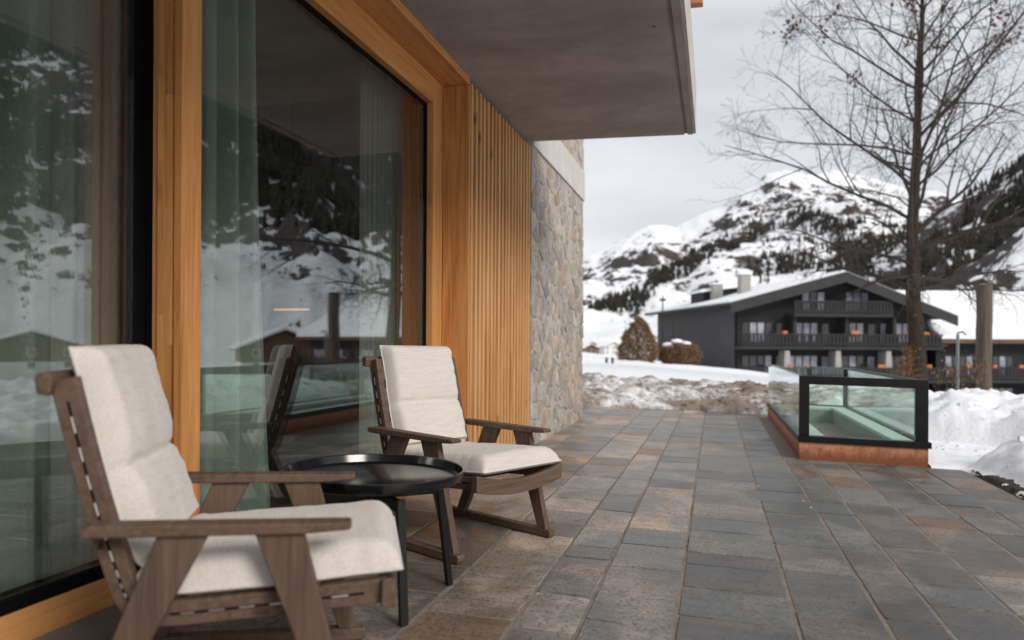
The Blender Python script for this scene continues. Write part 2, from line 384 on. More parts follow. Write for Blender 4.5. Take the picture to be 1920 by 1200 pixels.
for r in range(len(rows) - 1):
    xa, xb = rows[r], rows[r + 1]; ys = [0.3 + .2 * rng.random()]
    fx = fixed.get(r, [])
    while ys[-1] < 11.9:
        step = rng.uniform(.28, .58) * (1 if xb - xa > .25 else 1.15)
        ny = ys[-1] + step
        nxt = [q for q in fx if q > ys[-1] + .12]
        if nxt and ny > nxt[0] - .15: ny = nxt[0]
        ys.append(min(ny, 11.93))
        if ys[-1] >= 11.92: break
    for y0, y1 in zip(ys[:-1], ys[1:]):
        if y1 - y0 < .06: continue
        xm, ym = (xa + xb) / 2, (y0 + y1) / 2
        if .70 < xm < 1.82 and 7.22 < ym < 11.4: continue
        w = {'grey': 4, 'warm': 2.2 if xm < .2 else 1.0, 'green': 1.2 if xm < -.3 else 4, 'dark': 1.0, 'rust': 1.3 if xm < -.4 else .35, 'pale': 1.2 if xm < 0 else .6}
        k = rng.choices(list(w), list(w.values()))[0]
        if r == 2 and 2.2 < ym < 2.98: k = 'rust' if ym < 2.6 else 'warm'
        if r == 5 and 3.2 < ym < 3.75: k = 'dark'
        if r == 6: k = rng.choice(['green', 'grey', 'green'])
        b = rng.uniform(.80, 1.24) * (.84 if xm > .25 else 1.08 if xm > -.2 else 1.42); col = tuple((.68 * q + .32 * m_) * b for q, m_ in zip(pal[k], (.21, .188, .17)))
        tile_jobs.append((xa, xb, y0, y1, col))
def tile_geo(xa, xb, y0, y1, dz, j=.006):
    jl = j + rng.uniform(-.001, .002); jc = .0028; e = .004; q = lambda: rng.uniform(-.003, .003); t1, t2 = q(), q()
    Q = [(xa + jl, y0 + jc + t1), (xb - jl, y0 + jc - t1), (xb - jl, y1 - jc + t2), (xa + jl, y1 - jc - t2)]; P = []
    for i in range(4):
        (ax, ay), (bx, by) = Q[i], Q[(i + 1) % 4]; c = rng.uniform(.003, .009) / max(.05, math.hypot(bx - ax, by - ay))
        for t in (c, .35, .68, 1 - c):
            w = rng.uniform(-.0022, .0022); P.append((ax + (bx - ax) * t + (w if i % 2 else 0), ay + (by - ay) * t + (0 if i % 2 else w)))
    cx, cy = (xa + xb) / 2, (y0 + y1) / 2; tilt = rng.uniform(-.003, .003); n = len(P)
    def z(x, y, h): return h + fz(x, y) + dz + tilt * (y - cy)
    v = [(x, y, z(x, y, -.025)) for x, y in P] + [(x, y, z(x, y, -.004)) for x, y in P]
    v += [(cx + (x - cx) * (1 - e / (xb - xa) * 2), cy + (y - cy) * (1 - e / (y1 - y0) * 2), z(x, y, rng.uniform(-.0008, .0008))) for x, y in P]
    f = [tuple(range(2 * n, 3 * n))] + [(i, (i + 1) % n, n + (i + 1) % n, n + i) for i in range(n)] + [(n + i, n + (i + 1) % n, 2 * n + (i + 1) % n, 2 * n + i) for i in range(n)]
    return v, f
tile_jobs.sort(key=lambda t: t[3]); far = MB(); nt_ = 0
for xa, xb, y0, y1, col in tile_jobs:
    v, f = tile_geo(xa, xb, y0, y1, rng.uniform(-.0025, .0025))
    if nt_ < 290:
        o = MB().add(v, f).build('paving_slab', M['tile'], terrace); o.color = (*col, 1); nt_ += 1
    else: far.add(v, f)
if far.v:
    o = far.build('paving_slabs_beyond', M['tile'], terrace); o.color = (.22, .21, .2, 1); o['kind'] = 'stuff'

# ================================================================== HOUSE
house = empty('stone_house', (0, 0, 0))
tag(house, 'stone and larch house with concrete overhang and large windows beside the terrace', 'house')
# overhanging slab with a drip groove
prof = [(-6.0, 2.83), (-.262, 2.83), (-.262, 2.842), (-.236, 2.842), (-.236, 2.83), (-.19, 2.83), (-.19, 3.23), (-6.0, 3.23)]
slab = MB(True).prism(prof, lambda x, z: (x, 6.72, z), lambda x, z: (x, -3.5, z)).build('overhang_slab', M['concrete'], house)
MB(True).box(-.1885, -.165, -3.5, 6.722, 2.838, 3.225).build('slab_edge', M['fascia'], slab)
MB(True).box(-6, -.166, -3.5, 6.721, 3.231, 3.26).build('slab_capping', M['fascia'], slab)
cg = empty('gutter_spout', (0, 0, 0)); 
# lintel and window frames
fbox('lintel', -1.858, -1.66, -3, 5.0, 2.778, 2.829, M['larch_y'], house)
wf = empty('picture_window'); wf.parent = house
fbox('head_frame', -1.98, -1.86, 2.421, 4.82, 2.605, 2.829, M['larch_y'], wf)
fbox('jamb', -1.98, -1.86, 4.8205, 4.999, 0, 2.829, M['larch_z'], wf)
fbox('sill', -1.99, -1.872, 2.421, 4.82, .0, .09, M['larch_y'], wf)
fbox('gasket', -1.95, -1.885, 2.421, 4.82, .0905, .13, M['gasket'], wf)
fbox('gasket', -1.95, -1.905, 4.79, 4.8195, .1305, 2.58, M['gasket'], wf)
fbox('gasket', -1.95, -1.905, 2.421, 4.82, 2.5805, 2.6045, M['gasket'], wf)
fbox('pane', -1.935, -1.915, 2.421, 4.7895, .1305, 2.58, M['glass'], wf, 0)
post = empty('corner_post'); post.parent = house
for x0, x1, y0 in ((-2.0, -1.968, 2.33), (-1.9675, -1.905, 2.317), (-1.9045, -1.893, 2.324), (-1.8925, -1.86, 2.312)):
    cuts = [0, 2.777] if x0 != -1.9675 else [0, .41, .78, 1.06, 1.33, 1.62, 1.93, 2.31, 2.777]
    xs = [(x0, x1)] if x0 != -1.9675 else [(x0, x0 + .026), (x0 + .0263, x1)]
    for xa, xb in xs:
        for za, zb in zip(cuts[:-1], cuts[1:]): fbox('lamella', xa, xb, y0, 2.42, za + (.0003 if za else 0), zb, M['larch_z'], post, 0 if len(cuts) > 2 else .002)
        cuts = [0, .23, .66, .95, 1.45, 1.86, 2.2, 2.777]
dl = empty('sliding_door'); dl.parent = house
fbox('sill', -2.20, -2.034, -2.5, 2.42, -.02, .138, M['larch_y'], dl)
fbox('bottom_rail', -2.12, -2.038, -2.5, 2.42, .1385, .181, M['gasket'], dl)
fbox('stile', -2.078, -2.048, 2.300, 2.42, .1815, 2.777, M['gasket'], dl)
fbox('stile_seal', -2.0415, -2.0005, 2.345, 2.42, .1815, 2.777, M['gasket'], dl)
fbox('pane', -2.075, -2.058, -2.5, 2.2995, .1815, 2.777, M['glass'], dl, 0)
fbox('header', -2.22, -1.862, -2.5, 2.3, 2.778, 2.828, M['larch_y'], dl)
# slatted screen
scr = empty('slat_screen'); scr.parent = house
fbox('side_board', -1.86, -1.664, 5.0005, 5.03, 0, 2.777, M['larch_z'], scr)
fbox('backing', -1.82, -1.795, 5.031, 6.845, 0, 2.82, M['larch_z'], scr, 0)
for i in range(18):
    y = 5.045 + i * .1
    MB(True).box(-1.735, -1.66 + rng.uniform(-.002, .002), y + rng.uniform(-.002, .002), y + .040 + rng.uniform(-.003, .003), .012 + rng.uniform(0, .006), 2.80).build('slat', M['larch_slat'], scr, .003)
# rubble wall
wall = fbox('stone_wall', -6, -1.675, 6.90, 9.74, -.4, 4.4, M['lime'], house, 0)
fbox('ring_beam', -5.9, -1.652, 6.905, 9.765, 2.845, 3.22, M['concrete_pale'], house)
def clip(poly, nx, ny, d):
    out = []
    for i in range(len(poly)):
        p, q = poly[i], poly[(i + 1) % len(poly)]; a = p[0] * nx + p[1] * ny - d; b = q[0] * nx + q[1] * ny - d
        if a <= 0: out.append(p)
        if (a < 0 < b) or (b < 0 < a):
            t = a / (a - b); out.append((p[0] + (q[0] - p[0]) * t, p[1] + (q[1] - p[1]) * t))
    return out
def rubble(u0, u1, v0, v1, du, dv, seed):
    g = random.Random(seed); pts = []; n, m = int((u1 - u0) / du), int((v1 - v0) / dv)
    for j in range(m):
        for i in range(n):
            if g.random() < .22: continue
            pts.append((u0 + (i + .5 + (.5 if j % 2 else 0) + g.uniform(-.5, .5)) * (u1 - u0) / n, v0 + (j + .5 + g.uniform(-.5, .5)) * (v1 - v0) / m))
    for p in pts:
        poly = [(u0, v0), (u1, v0), (u1, v1), (u0, v1)]
        for q in pts:
            dx, dy = q[0] - p[0], q[1] - p[1]; L = math.hypot(dx, dy)
            if L < 1e-6 or L > 1.0: continue
            nx, ny = dx / L, dy / L; poly = clip(poly, nx, ny, p[0] * nx + p[1] * ny + L / 2 - g.uniform(.006, .016))
            if len(poly) < 3: break
        if len(poly) >= 3: yield p, poly, g
scols = [(.46, .42, .375), (.43, .40, .365), (.49, .43, .36), (.38, .365, .35), (.52, .475, .425), (.47, .375, .295), (.44, .41, .38), (.50, .46, .415), (.46, .43, .395)]
def lay_stones(u0, u1, v0, v1, seed, put):
    for p, poly, g in rubble(u0, u1, v0, v1, .172, .122, seed):
        n = len(poly); out = g.uniform(.003, .014); poly = [(u + (.04 * (vn(w * 9, u, 3) - .2) if u > u1 - .01 else 0), w) for u, w in poly]; cx = sum(q[0] for q in poly) / n; cy = sum(q[1] for q in poly) / n
        # soften the outline: cut the corners
        rp = []
        for i in range(n):
            a, b, c = poly[i - 1], poly[i], poly[(i + 1) % n]
            rp += [(b[0] + (a[0] - b[0]) * .07, b[1] + (a[1] - b[1]) * .07), (b[0] + (c[0] - b[0]) * .07, b[1] + (c[1] - b[1]) * .07)]
        rp = [p2 for i in range(len(rp)) for p2 in (rp[i], ((rp[i][0] + rp[(i + 1) % len(rp)][0]) / 2 + g.uniform(-.006, .006), (rp[i][1] + rp[(i + 1) % len(rp)][1]) / 2 + g.uniform(-.006, .006)))]
        k = len(rp); v = [put(u, w, 0) for u, w in rp] + [put(cx + (u - cx) * .97, cy + (w - cy) * .96, out * .8 + g.uniform(0, .003)) for u, w in rp]
        v += [put(cx + (u - cx) * .86, cy + (w - cy) * .85, out + g.uniform(0, .004)) for u, w in rp]
        f = [(i, (i + 1) % k, k + (i + 1) % k, k + i) for i in range(k)] + [(k + i, k + (i + 1) % k, 2 * k + (i + 1) % k, 2 * k + i) for i in range(k)] + [tuple(range(2 * k, 3 * k))]
        o = MB(True).add(v, f).build('stone', M['stone'], wall); c = g.choice(scols); b = g.uniform(.72, 1.02); o.color = (*[q * b for q in c], 1)
lay_stones(6.90, 9.76, -.02, 2.835, 3, lambda u, w, o: (-1.678 + o, u, w))
lay_stones(7.6, 9.76, 3.23, 4.2, 9, lambda u, w, o: (-1.678 + o, u, w))
# the room behind the glass
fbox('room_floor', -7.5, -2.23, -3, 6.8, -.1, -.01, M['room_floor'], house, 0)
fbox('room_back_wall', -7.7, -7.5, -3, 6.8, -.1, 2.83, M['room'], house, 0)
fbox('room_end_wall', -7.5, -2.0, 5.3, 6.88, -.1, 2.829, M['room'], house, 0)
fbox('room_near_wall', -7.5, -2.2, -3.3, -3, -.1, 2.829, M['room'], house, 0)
bpy.data.objects.remove(cg)
spout = MB(True).box(-1.2, -.105, 6.25, 6.34, 3.76, 3.85).box(-.50, -.44, 6.27, 6.32, 3.262, 3.7595).box(-1.0, -.94, 6.27, 6.32, 3.262, 3.7595).build('gutter_spout', M['copper'], None, .006)
tag(spout, 'copper spout poking out above the edge of the concrete overhang', 'gutter')

def curtain(name, x, y0, y1, z0, z1, folds, amp, mat, label, flare=0, seed=1):
    n, m = folds * 14, 26; y = np.linspace(0, 1, n); z = np.linspace(0, 1, m); Yg, Zg = np.meshgrid(y, z, indexing='ij')
    ph = 2 * np.pi * folds * (Yg + .35 / folds * (fbm(Yg * folds * .7, Zg * .4, seed) - .5))
    A = amp * (.55 + .9 * fbm(Yg * folds * .5, Zg * .8, seed + 3))
    Xo = x + A * (2.2 * np.abs(np.sin(ph / 2)) ** .75 - 1.3) + .12 * A * np.sin(2.3 * ph + 1.1)
    Yo = y0 + (y1 - y0) * Yg + flare * Yg ** 3 * (1 - Zg) ** 1.6 + .25 * A * np.cos(ph)
    Zo = z0 + (z1 - z0) * Zg + fz(x, Yo)
    o = link(name, np_mesh(name, np.stack([Xo, Yo, Zo], -1).reshape(-1, 3), grid_faces(n, m), True), mat)
    return tag(o, label, 'curtain')
curtain('curtain', -2.27, -1.6, 2.16, .02, 2.8, 15, .095, M['curtain'], 'long sage green curtain drawn across the sliding door', 0, 1)
curtain('curtain', -2.30, 2.19, 2.52, .02, 2.8, 3, .03, M['curtain_pale'], 'narrow grey-beige curtain end beside the dark door stile', 0, 4)
curtain('curtain', -2.17, 2.47, 3.20, .02, 2.8, 5, .06, M['curtain'], 'sage green curtain gathered behind the post side of the picture window', .2, 7)
curtain('curtain', -2.20, 4.42, 5.22, .02, 2.8, 12, .022, M['curtain_pale'], 'pale pleated curtain at the slatted end of the picture window', 0, 9)
lamp = empty('pendant_lamp', (-3.02, 4.95, .10), R(90))
t_ = NT('lit lamp strip'); e_ = t_.n('ShaderNodeEmission'); e_.inputs[0].default_value = (1, .42, .25, 1); e_.inputs[1].default_value = .55; t_.l(e_.outputs[0], t_.out.inputs[0]); M['lamp'] = t_.m
MB().box(-.03, .03, -.13, .13, 1.112, 1.125).build('light_strip', M['lamp'], lamp)
MB().box(-.04, .04, -.16, .16, 1.126, 1.15).build('housing', M['black'], lamp, .004)
MB().tube([(0, 0, 1.15), (0, 0, 2.75)], .004, 5).build('cord', M['black'], lamp)
tag(lamp, 'lit linear pendant lamp glowing inside the dark room', 'lamp')

# ================================================================== FURNITURE
tiltq = Vector((0, 0, 1)).rotation_difference(Vector((SA, SB, 1)).normalized())
def stand(o, x, y, deg):
    o.rotation_mode = 'QUATERNION'; o.rotation_quaternion = tiltq @ Quaternion((0, 0, 1), R(deg)); o.location = (x, y, fz(x, y) + .001)
def catmull(P, n=6):
    P = [Vector(p) for p in P]; out = []
    for i in range(len(P) - 1):
        a, b, c, d = P[max(i - 1, 0)], P[i], P[i + 1], P[min(i + 2, len(P) - 1)]
        for k in range(n):
            t = k / n; out.append(.5 * ((2 * b) + (c - a) * t + (2 * a - 5 * b + 4 * c - d) * t * t + (3 * b - a - 3 * c + d) * t ** 3))
    return out + [P[-1]]
# chair axes: +X forward (front ends of the runners at 0), Y across, Z up
RAIL = [(-.708, .880), (-.667, .72), (-.622, .56), (-.580, .43), (-.556, .365), (-.520, .328), (-.46, .320), (-.30, .330), (-.12, .343), (.055, .358)]
rail2 = catmull([(a, b) for a, b in RAIL], 5)
def normals(P):
    out = []
    for i in range(len(P)):
        d = (P[min(i + 1, len(P) - 1)] - P[max(i - 1, 0)]).normalized(); out.append(Vector((-d.y, d.x)))   # points to the sitter
    return out
rail_n = normals(rail2)
def strip(P, N, o0, o1, y0, y1, i0=0, i1=None):
    i1 = len(P) if i1 is None else i1; mb = MB(); k = 0
    for i in range(i0, i1):
        a = P[i] + N[i] * o0; b = P[i] + N[i] * o1
        mb.v += [(a.x, y0, a.y), (b.x, y0, b.y), (b.x, y1, b.y), (a.x, y1, a.y)]
    for i in range(i1 - i0 - 1):
        q = 4 * i
        for j in range(4): mb.f.append((q + j, q + (j + 1) % 4, q + 4 + (j + 1) % 4, q + 4 + j))
    mb.f.append((3, 2, 1, 0)); q = 4 * (i1 - i0 - 1); mb.f.append((q, q + 1, q + 2, q + 3)); return mb
def pad(path, w, th, lift, seams, seed, edge=.05):
    """a quilted pad lying along a path (x, z); seams are path fractions where it is stitched down"""
    P = catmull(path, 14); N = normals(P); n = len(P); m = 34; L = [0]
    for i in range(1, n): L.append(L[-1] + (P[i] - P[i - 1]).length)
    L = np.array(L); s = L / L[-1]; tot = L[-1]; v = np.linspace(-1, 1, m)
    S, Vv = np.meshgrid(s, v, indexing='ij')
    ends = np.minimum(S * tot, (1 - S) * tot); side = (1 - np.abs(Vv)) * w / 2
    q = lambda d, e: np.sqrt(np.clip(1 - (1 - np.clip(d / e, 0, 1)) ** 2, 0, 1))
    prof = q(ends, edge) * q(side, edge * .9)
    crown = 1 + .22 * np.cos(np.pi * Vv / 2) * np.minimum(1, ends / .15)
    for sm in seams: crown = crown - .26 * np.exp(-((S - sm) * tot / .008) ** 2) - .20 * np.exp(-((S - sm) * tot / .045) ** 2)
    wr = .006 * (fbm(S * tot * 16, Vv * w * 9, seed) - .5) + .010 * (fbm(S * tot * 5, Vv * w * 4, seed + 5) - .5)
    pk = .006 * np.sin(S * tot * 95 + 5 * fbm(S * 9, Vv * 2, seed + 2)) * np.exp(-(side / .025) ** 2)
    top = th * prof * crown + (wr + pk) * prof; bot = -.25 * th * q(ends, edge) * q(side, edge)
    hw = w / 2 * (1 + .025 * np.sin(S * tot * 12 + seed) * .5 + .012 * (fbm(S * tot * 22, S * 0, seed + 8) - .5) * 2)
    Px = np.array([p.x for p in P])[:, None]; Pz = np.array([p.y for p in P])[:, None]; Nx = np.array([p.x for p in N])[:, None]; Nz = np.array([p.y for p in N])[:, None]
    def surf(off): return np.stack([Px + Nx * (lift + off), Vv * hw, Pz + Nz * (lift + off)], -1).reshape(-1, 3)
    Fg = grid_faces(n, m); A = surf(top); B = surf(bot)
    lo = surf(np.zeros_like(top) + .18 * top).reshape(n, m, 3); rim = [tuple(p) for p in list(lo[:, 0]) + list(lo[-1, 1:-1]) + list(lo[::-1, -1]) + list(lo[0, ::-1][1:-1])]; pad.rim = rim + rim[:2]
    return np_mesh('pad', np.concatenate([A, B]), np.concatenate([Fg[:, ::-1], Fg + n * m]), True)
def make_chair(label, seed):
    t = empty('lounge_chair'); HW = .325
    for sg in (-1, 1):
        y = sg * HW; ya, yb = y - .017, y + .017
        MB().prism([(-.755, .004), (.005, .004), (.012, .016), (.012, .032), (.004, .042), (-.75, .042), (-.757, .030)], lambda a, b: (a, y - .022, b), lambda a, b: (a, y + .022, b)).build('runner', M['teak'], t, .004)
        MB().prism([(-.075, .040), (-.018, .040), (-.150, .524), (-.262, .524)], lambda a, b: (a, ya, b), lambda a, b: (a, yb, b)).build('leg', M['teak_z'], t, .004)
        MB().prism([(-.665, .040), (-.605, .040), (-.365, .524), (-.478, .524)], lambda a, b: (a, ya, b), lambda a, b: (a, yb, b)).build('leg', M['teak_z'], t, .004)
        MB().prism([(-.64, .528), (-.625, .523), (-.15, .523), (-.042, .531), (-.036, .538), (-.04, .549), (-.62, .552), (-.638, .546)], lambda a, b: (a, y - .031, b), lambda a, b: (a, y + .031, b)).build('armrest', M['teak'], t, .005)
        yr = sg * (HW - .062); sr = strip(rail2, rail_n, -.030, .030, yr - .018, yr + .018).build('side_rail', M['teak'], t, .004)
        yo = yr + sg * .0185
        strip(rail2, rail_n, -.0028, .0028, yo - .0006, yo + .0006, 2, len(rail2) - 2).build('groove', M['gasket'], sr)
        for i in range(3, len(rail2) - 3, 2):
            a, b = rail2[i], rail2[i + 1]; MB().tube([(a.x, yo + sg * .002, a.y), (b.x, yo + sg * .002, b.y)], .0022, 6).build('tension_pin', M['steel'], sr)
    y = HW - .044
    MB().prism([(-.752, .846), (-.724, .842), (-.718, .878), (-.722, .893), (-.745, .897), (-.758, .885)], lambda a, b: (a, -y - .03, b), lambda a, b: (a, y + .03, b)).build('top_rail', M['teak'], t, .006)
    fr = MB(); K = 15                           # front rail, dished in the middle
    for i in range(K):
        u = -1 + 2 * i / (K - 1); d = -.036 * (1 - u * u)
        fr.v += [(.040, u * (y + .025), .322 + d), (.078, u * (y + .025), .322 + d), (.074, u * (y + .025), .398 + d * 1.2), (.040, u * (y + .025), .394 + d * 1.2)]
    for i in range(K - 1):
        for j in range(4): fr.f.append((4 * i + j, 4 * i + (j + 1) % 4, 4 * i + 4 + (j + 1) % 4, 4 * i + 4 + j))
    fr.f += [(3, 2, 1, 0), tuple(4 * (K - 1) + j for j in range(4))]; fr.build('front_rail', M['teak'], t, .004)
    MB().bar((-.25, -y, .318), (-.25, y, .318), .05, .025).build('stretcher', M['teak'], t, .003)
    MB().bar((-.615, -y, .50), (-.615, y, .50), .02, .05).build('stretcher', M['teak'], t, .003)
    for i in (4, 9, 13, 17): 
        p = rail2[i] + rail_n[i] * .012; q = rail_n[i]
        MB().bar((p.x, -y + .03, p.y), (p.x, y - .03, p.y), .045, .008, up=(q.x, 0, q.y)).build('back_strap', M['gasket'], t)
    cu = link('cushion', pad([(-.736, .944), (-.720, .89), (-.676, .74), (-.628, .58), (-.58, .44), (-.55, .40)], .462, .066, .026, [.54], seed, .04), M['fabric'], t)
    MB().tube(pad.rim, .0042, 6, False).build('piping', M['fabric'], cu, smooth=True)
    sp_ = link('seat_pad', pad([(-.56, .352), (-.46, .336), (-.30, .345), (-.12, .358), (.04, .372), (.093, .377)], .555, .072, .034, [], seed + 20, .06), M['fabric'], cu)
    MB().tube(pad.rim, .0042, 6, False).build('seat_piping', M['fabric'], cu, smooth=True)
    tag(t, label, 'chair', 'teak lounge chairs on the terrace'); return t
ch1 = make_chair('teak lounge chair with cream cushions, its back against the sliding door', 3); stand(ch1, -.977, 1.983, 26.2)
ch2 = make_chair('teak lounge chair with cream cushions, standing before the slatted larch screen', 41); stand(ch2, -.944, 3.455, -26.2)

tb = empty('side_table')
tray = MB().lathe([(0, .462), (.316, .462), (.325, .466), (.336, .494), (.344, .496), (.345, .490), (.332, .458), (.322, .452), (0, .452)], 72).build('tray', M['black_gloss'], tb, smooth=True)
m_ = tray.modifiers.new('edge', 'EDGE_SPLIT'); m_.split_angle = R(35)
MB().tube([(0, 0, .385), (0, 0, .4515)], .034, 20).build('column', M['black'], tb)
MB().lathe([(.0, .440), (.08, .440), (.08, .4515), (0, .4515)], 24).build('mounting_plate', M['black'], tb)
for a in range(4):
    q = R(45 + 90 * a); d = Vector((math.cos(q), math.sin(q), 0))
    MB().bar(d * .012 + Vector((0, 0, .398)), d * .262 + Vector((0, 0, .398)), .022, .042).build('cross_bar', M['black'], tb, .002)
    MB().bar(d * .266 + Vector((0, 0, .424)), d * .328 + Vector((0, 0, .001)), .030, .022, up=d).build('leg', M['black'], tb, .002)
stand(tb, -1.268, 2.655, 0)
tag(tb, 'round black metal tray table with four splayed legs between the lounge chairs', 'table')

# ================================================================== LIGHT WELL
lw = empty('light_well', (0, 0, 0)); X0, X1, Y0, Y1 = .74, 1.79, 7.22, 11.35
def wbox(name, a, b, c, d, e, f, mat, bevel=.004): return fbox(name, a, b, c, d, e, f, mat, lw, bevel)
pl = empty('plinth', (0, 0, 0)); pl.parent = lw
for a, b, c, d in ((X0, X1, Y0, Y0 + .10), (X0, X1, Y1 - .1, Y1), (X0, X0 + .1, Y0 + .101, Y1 - .101), (X1 - .1, X1, Y0 + .101, Y1 - .101)):
    fbox('plinth_side', a, b, c, d, -.25, .158, M['rust'], pl)
for a, b, c, d in ((X0 - .012, X1 + .022, Y0 - .018, Y0 + .085), (X0 - .012, X1 + .022, Y1 - .085, Y1 + .012), (X0 - .012, X0 + .06, Y0 + .086, Y1 - .086), (X1 - .06, X1 + .022, Y0 + .086, Y1 - .086)):
    wbox('ledge', a, b, c, d, .1585, .213, M['black'])
for a, b, c in ((X0, X0 + .085, Y0), (X1 - .10, X1, Y0), (X1 - .06, X1, Y1 - .06)):
    wbox('frame_post', a, b, c, c + .06, .2135, .676 if c == Y0 else .75, M['black'])
wbox('frame_head', X0, X1, Y0, Y0 + .06, .6765, .752, M['black'])
wbox('top_rail', X1 - .06, X1, Y0 + .061, Y1 - .061, .72, .75, M['black'])
wbox('edge_trim', X0 - .002, X0 + .024, Y0 + .061, Y1 - .02, .7525, .760, M['pole'], .001)
wbox('pane', X0 + .0855, X1 - .1005, Y0 + .02, Y0 + .034, .2135, .676, M['glass_clear'], 0)
wbox('pane', X0 + .004, X0 + .018, Y0 + .061, Y1 - .02, .2135, .752, M['glass_clear'], 0)
wbox('pane', X1 - .03, X1 - .016, Y0 + .061, Y1 - .061, .2135, .719, M['glass_clear'], 0)
wbox('pane', X0 + .02, X1 - .061, Y1 - .04, Y1 - .026, .2135, .752, M['glass_clear'], 0)
IX0, IX1, IY0, IY1 = X0 + .24, X1 - .24, Y0 + .16, Y1 - .35
for a, b, c, d in ((X0 + .061, X1 - .061, Y0 + .101, IY0), (X0 + .061, X1 - .061, IY1, Y1 - .101), (X0 + .061, IX0, IY0 + .0005, IY1 - .0005), (IX1, X1 - .061, IY0 + .0005, IY1 - .0005)):
    wbox('inner_rim', a, b, c, d, .165, .200, M['rim'], .003)
for a, b, c, d in ((IX0 - .03, IX1 + .03, IY0 - .03, IY0), (IX0 - .03, IX1 + .03, IY1, IY1 + .03), (IX0 - .03, IX0, IY0, IY1), (IX1, IX1 + .03, IY0, IY1)):
    wbox('shaft_wall', a, b, c, d, -.36, .1645, M['pit'], 0)
wbox('shaft_floor', IX0 - .03, IX1 + .03, IY0 - .03, IY1 + .03, -.39, -.361, M['pit'], 0)
tag(lw, 'glass light well with black frame on a rust coloured plinth at the terrace edge', 'skylight')

# ================================================================== SNOW BANKS
def sheet(name, x0, x1, y0, y1, nx, ny, fn, mat, label, kind='structure'):
    x, y = np.meshgrid(np.linspace(x0, x1, nx), np.linspace(y0, y1, ny), indexing='ij')
    V = np.stack([x, y, fn(x, y)], -1).reshape(-1, 3)
    return tag(link(name, np_mesh(name, V, grid_faces(nx, ny), True), mat), label, None, None, kind)
def bank_h(x, y):
    # foot of the bank: close to the paving before the light well, set back beyond it
    foot = 2.16 + .95 * sstep(7.25, 7.9, y) * (1 - sstep(8.8, 9.5, y)) - .15 * sstep(9.2, 9.8, y) + .28 * (fbm(y * 1.4, y * .3, 31) - .5)
    d = x - foot
    w = .30 + .25 * fbm(y * .8, x * .4, 22)
    hi = .27 + .22 * sstep(6.4, 9.2, y + .9 * (x - 2.4)); hi = hi + .10 * (fbm(x * .7, y * .7, 41) - .5)
    rise = 1 - np.exp(-np.clip(d, 0, 9) / w * 1.8)
    lump = fbm(x * 2.6, y * 2.6, 51, 4); billow = np.abs(fbm(x * 1.6, y * 1.6, 61, 5) - .5) * 2
    h = hi * rise * (.78 + .5 * billow) + .16 * (lump - .45) * sstep(0, .3, d) + .03 * (fbm(x * 11, y * 11, 71, 3) - .5) * sstep(-.1, .1, d)
    h = h * (1 - sstep(11.2, 13.2, y)) - .5 * sstep(11.4, 13.3, y) - .5 * sstep(7, 9.4, x)
    path = fz(x, y) + .012 + .035 * (fbm(x * 3, y * 3, 81, 4) - .35)
    path = path - .35 * (1 - sstep(1.98, 2.10, x)) * (1 - sstep(6.95, 7.2, y))
    return path + np.where(d > 0, h, 0)
sheet('snow_bank', 1.80, 9.5, 2.2, 13.4, 220, 330, bank_h, M['snow_bank'], 'lumpy old snow bank beside the terrace')
def heap_h(x, y):
    foot = 11.72 + .28 * (fbm(x * 1.5, x * .2, 91) - .5); d = y - foot
    hi = .36 + .16 * (fbm(x * .9, y * .6, 95) - .5)
    h = hi * (1 - np.exp(-np.clip(d, 0, 9) * 2.6)) * (.75 + .6 * np.abs(fbm(x * 1.7, y * 1.7, 97) - .5) * 2) + .14 * (fbm(x * 3.2, y * 3.2, 99, 5) - .45) * sstep(0, .25, d)
    fall = 1 - .9 * sstep(13.6, 15.5, y)
    return np.where(d > 0, fz(x, y) + h * fall + .02, fz(x, y) - .05)
sheet('dirty_snow_heap', -4.2, 3.2, 11.3, 15.6, 260, 150, heap_h, M['snow_dirty'], 'ploughed heap of dirty snow across the far end of the terrace')
def chunks(name, n, x0, x1, y0, y1, hfn, mat, seed, label, smax):
    rs_ = np.random.RandomState(seed); mb = MB(); xs = rs_.uniform(x0, x1, n); ys = rs_.uniform(y0, y1, n); zs = hfn(xs, ys)
    for x, y, z in zip(xs, ys, zs):
        r = smax * (.25 + .75 * rs_.rand() ** 3); k = rs_.uniform(.6, 1.25, (8, 3)) * r
        sg = [(a, b, c) for c in (-1, 1) for a, b in ((-1, -1), (1, -1), (1, 1), (-1, 1))]
        mb.add([(x + a * q[0] * .7, y + b * q[1] * .7, z + c * q[2] * .55) for (a, b, c), q in zip(sg, k)], [(0, 3, 2, 1), (4, 5, 6, 7), (0, 1, 5, 4), (1, 2, 6, 5), (2, 3, 7, 6), (3, 0, 4, 7)])
    tag(mb.build(name, mat), label, None, None, 'stuff')
chunks('snow_crumbs', 420, 2.2, 5.5, 5.0, 10.5, bank_h, M['snow_bank'], 3, 'broken lumps of crusted snow on the bank', .045)
chunks('dirty_snow_crumbs', 500, -2.6, 1.6, 11.75, 13.2, heap_h, M['snow_dirty'], 4, 'frozen lumps of dirty snow on the heap', .06)
chunks('snow_specks', 20, -.9, 1.9, 2.2, 11.0, lambda x, y: np.array(fz(x, y)) + .004, M['snow'], 8, 'small bits of snow scattered over the paving', .009)
def soil_h(x, y):
    d = np.minimum(np.minimum(x - 1.99, 2.62 - x) * 3.5, np.minimum(y - 4.3, 7.25 - y)); return fz(x, y) - .06 + .10 * sstep(0, .5, d) * (.6 + .5 * fbm(x * 9, y * 9, 15))
sheet('soil_strip', 1.99, 2.62, 4.3, 7.25, 40, 130, soil_h, M['soil'], 'wet dark soil along the edge of the paving')
cl = MB()
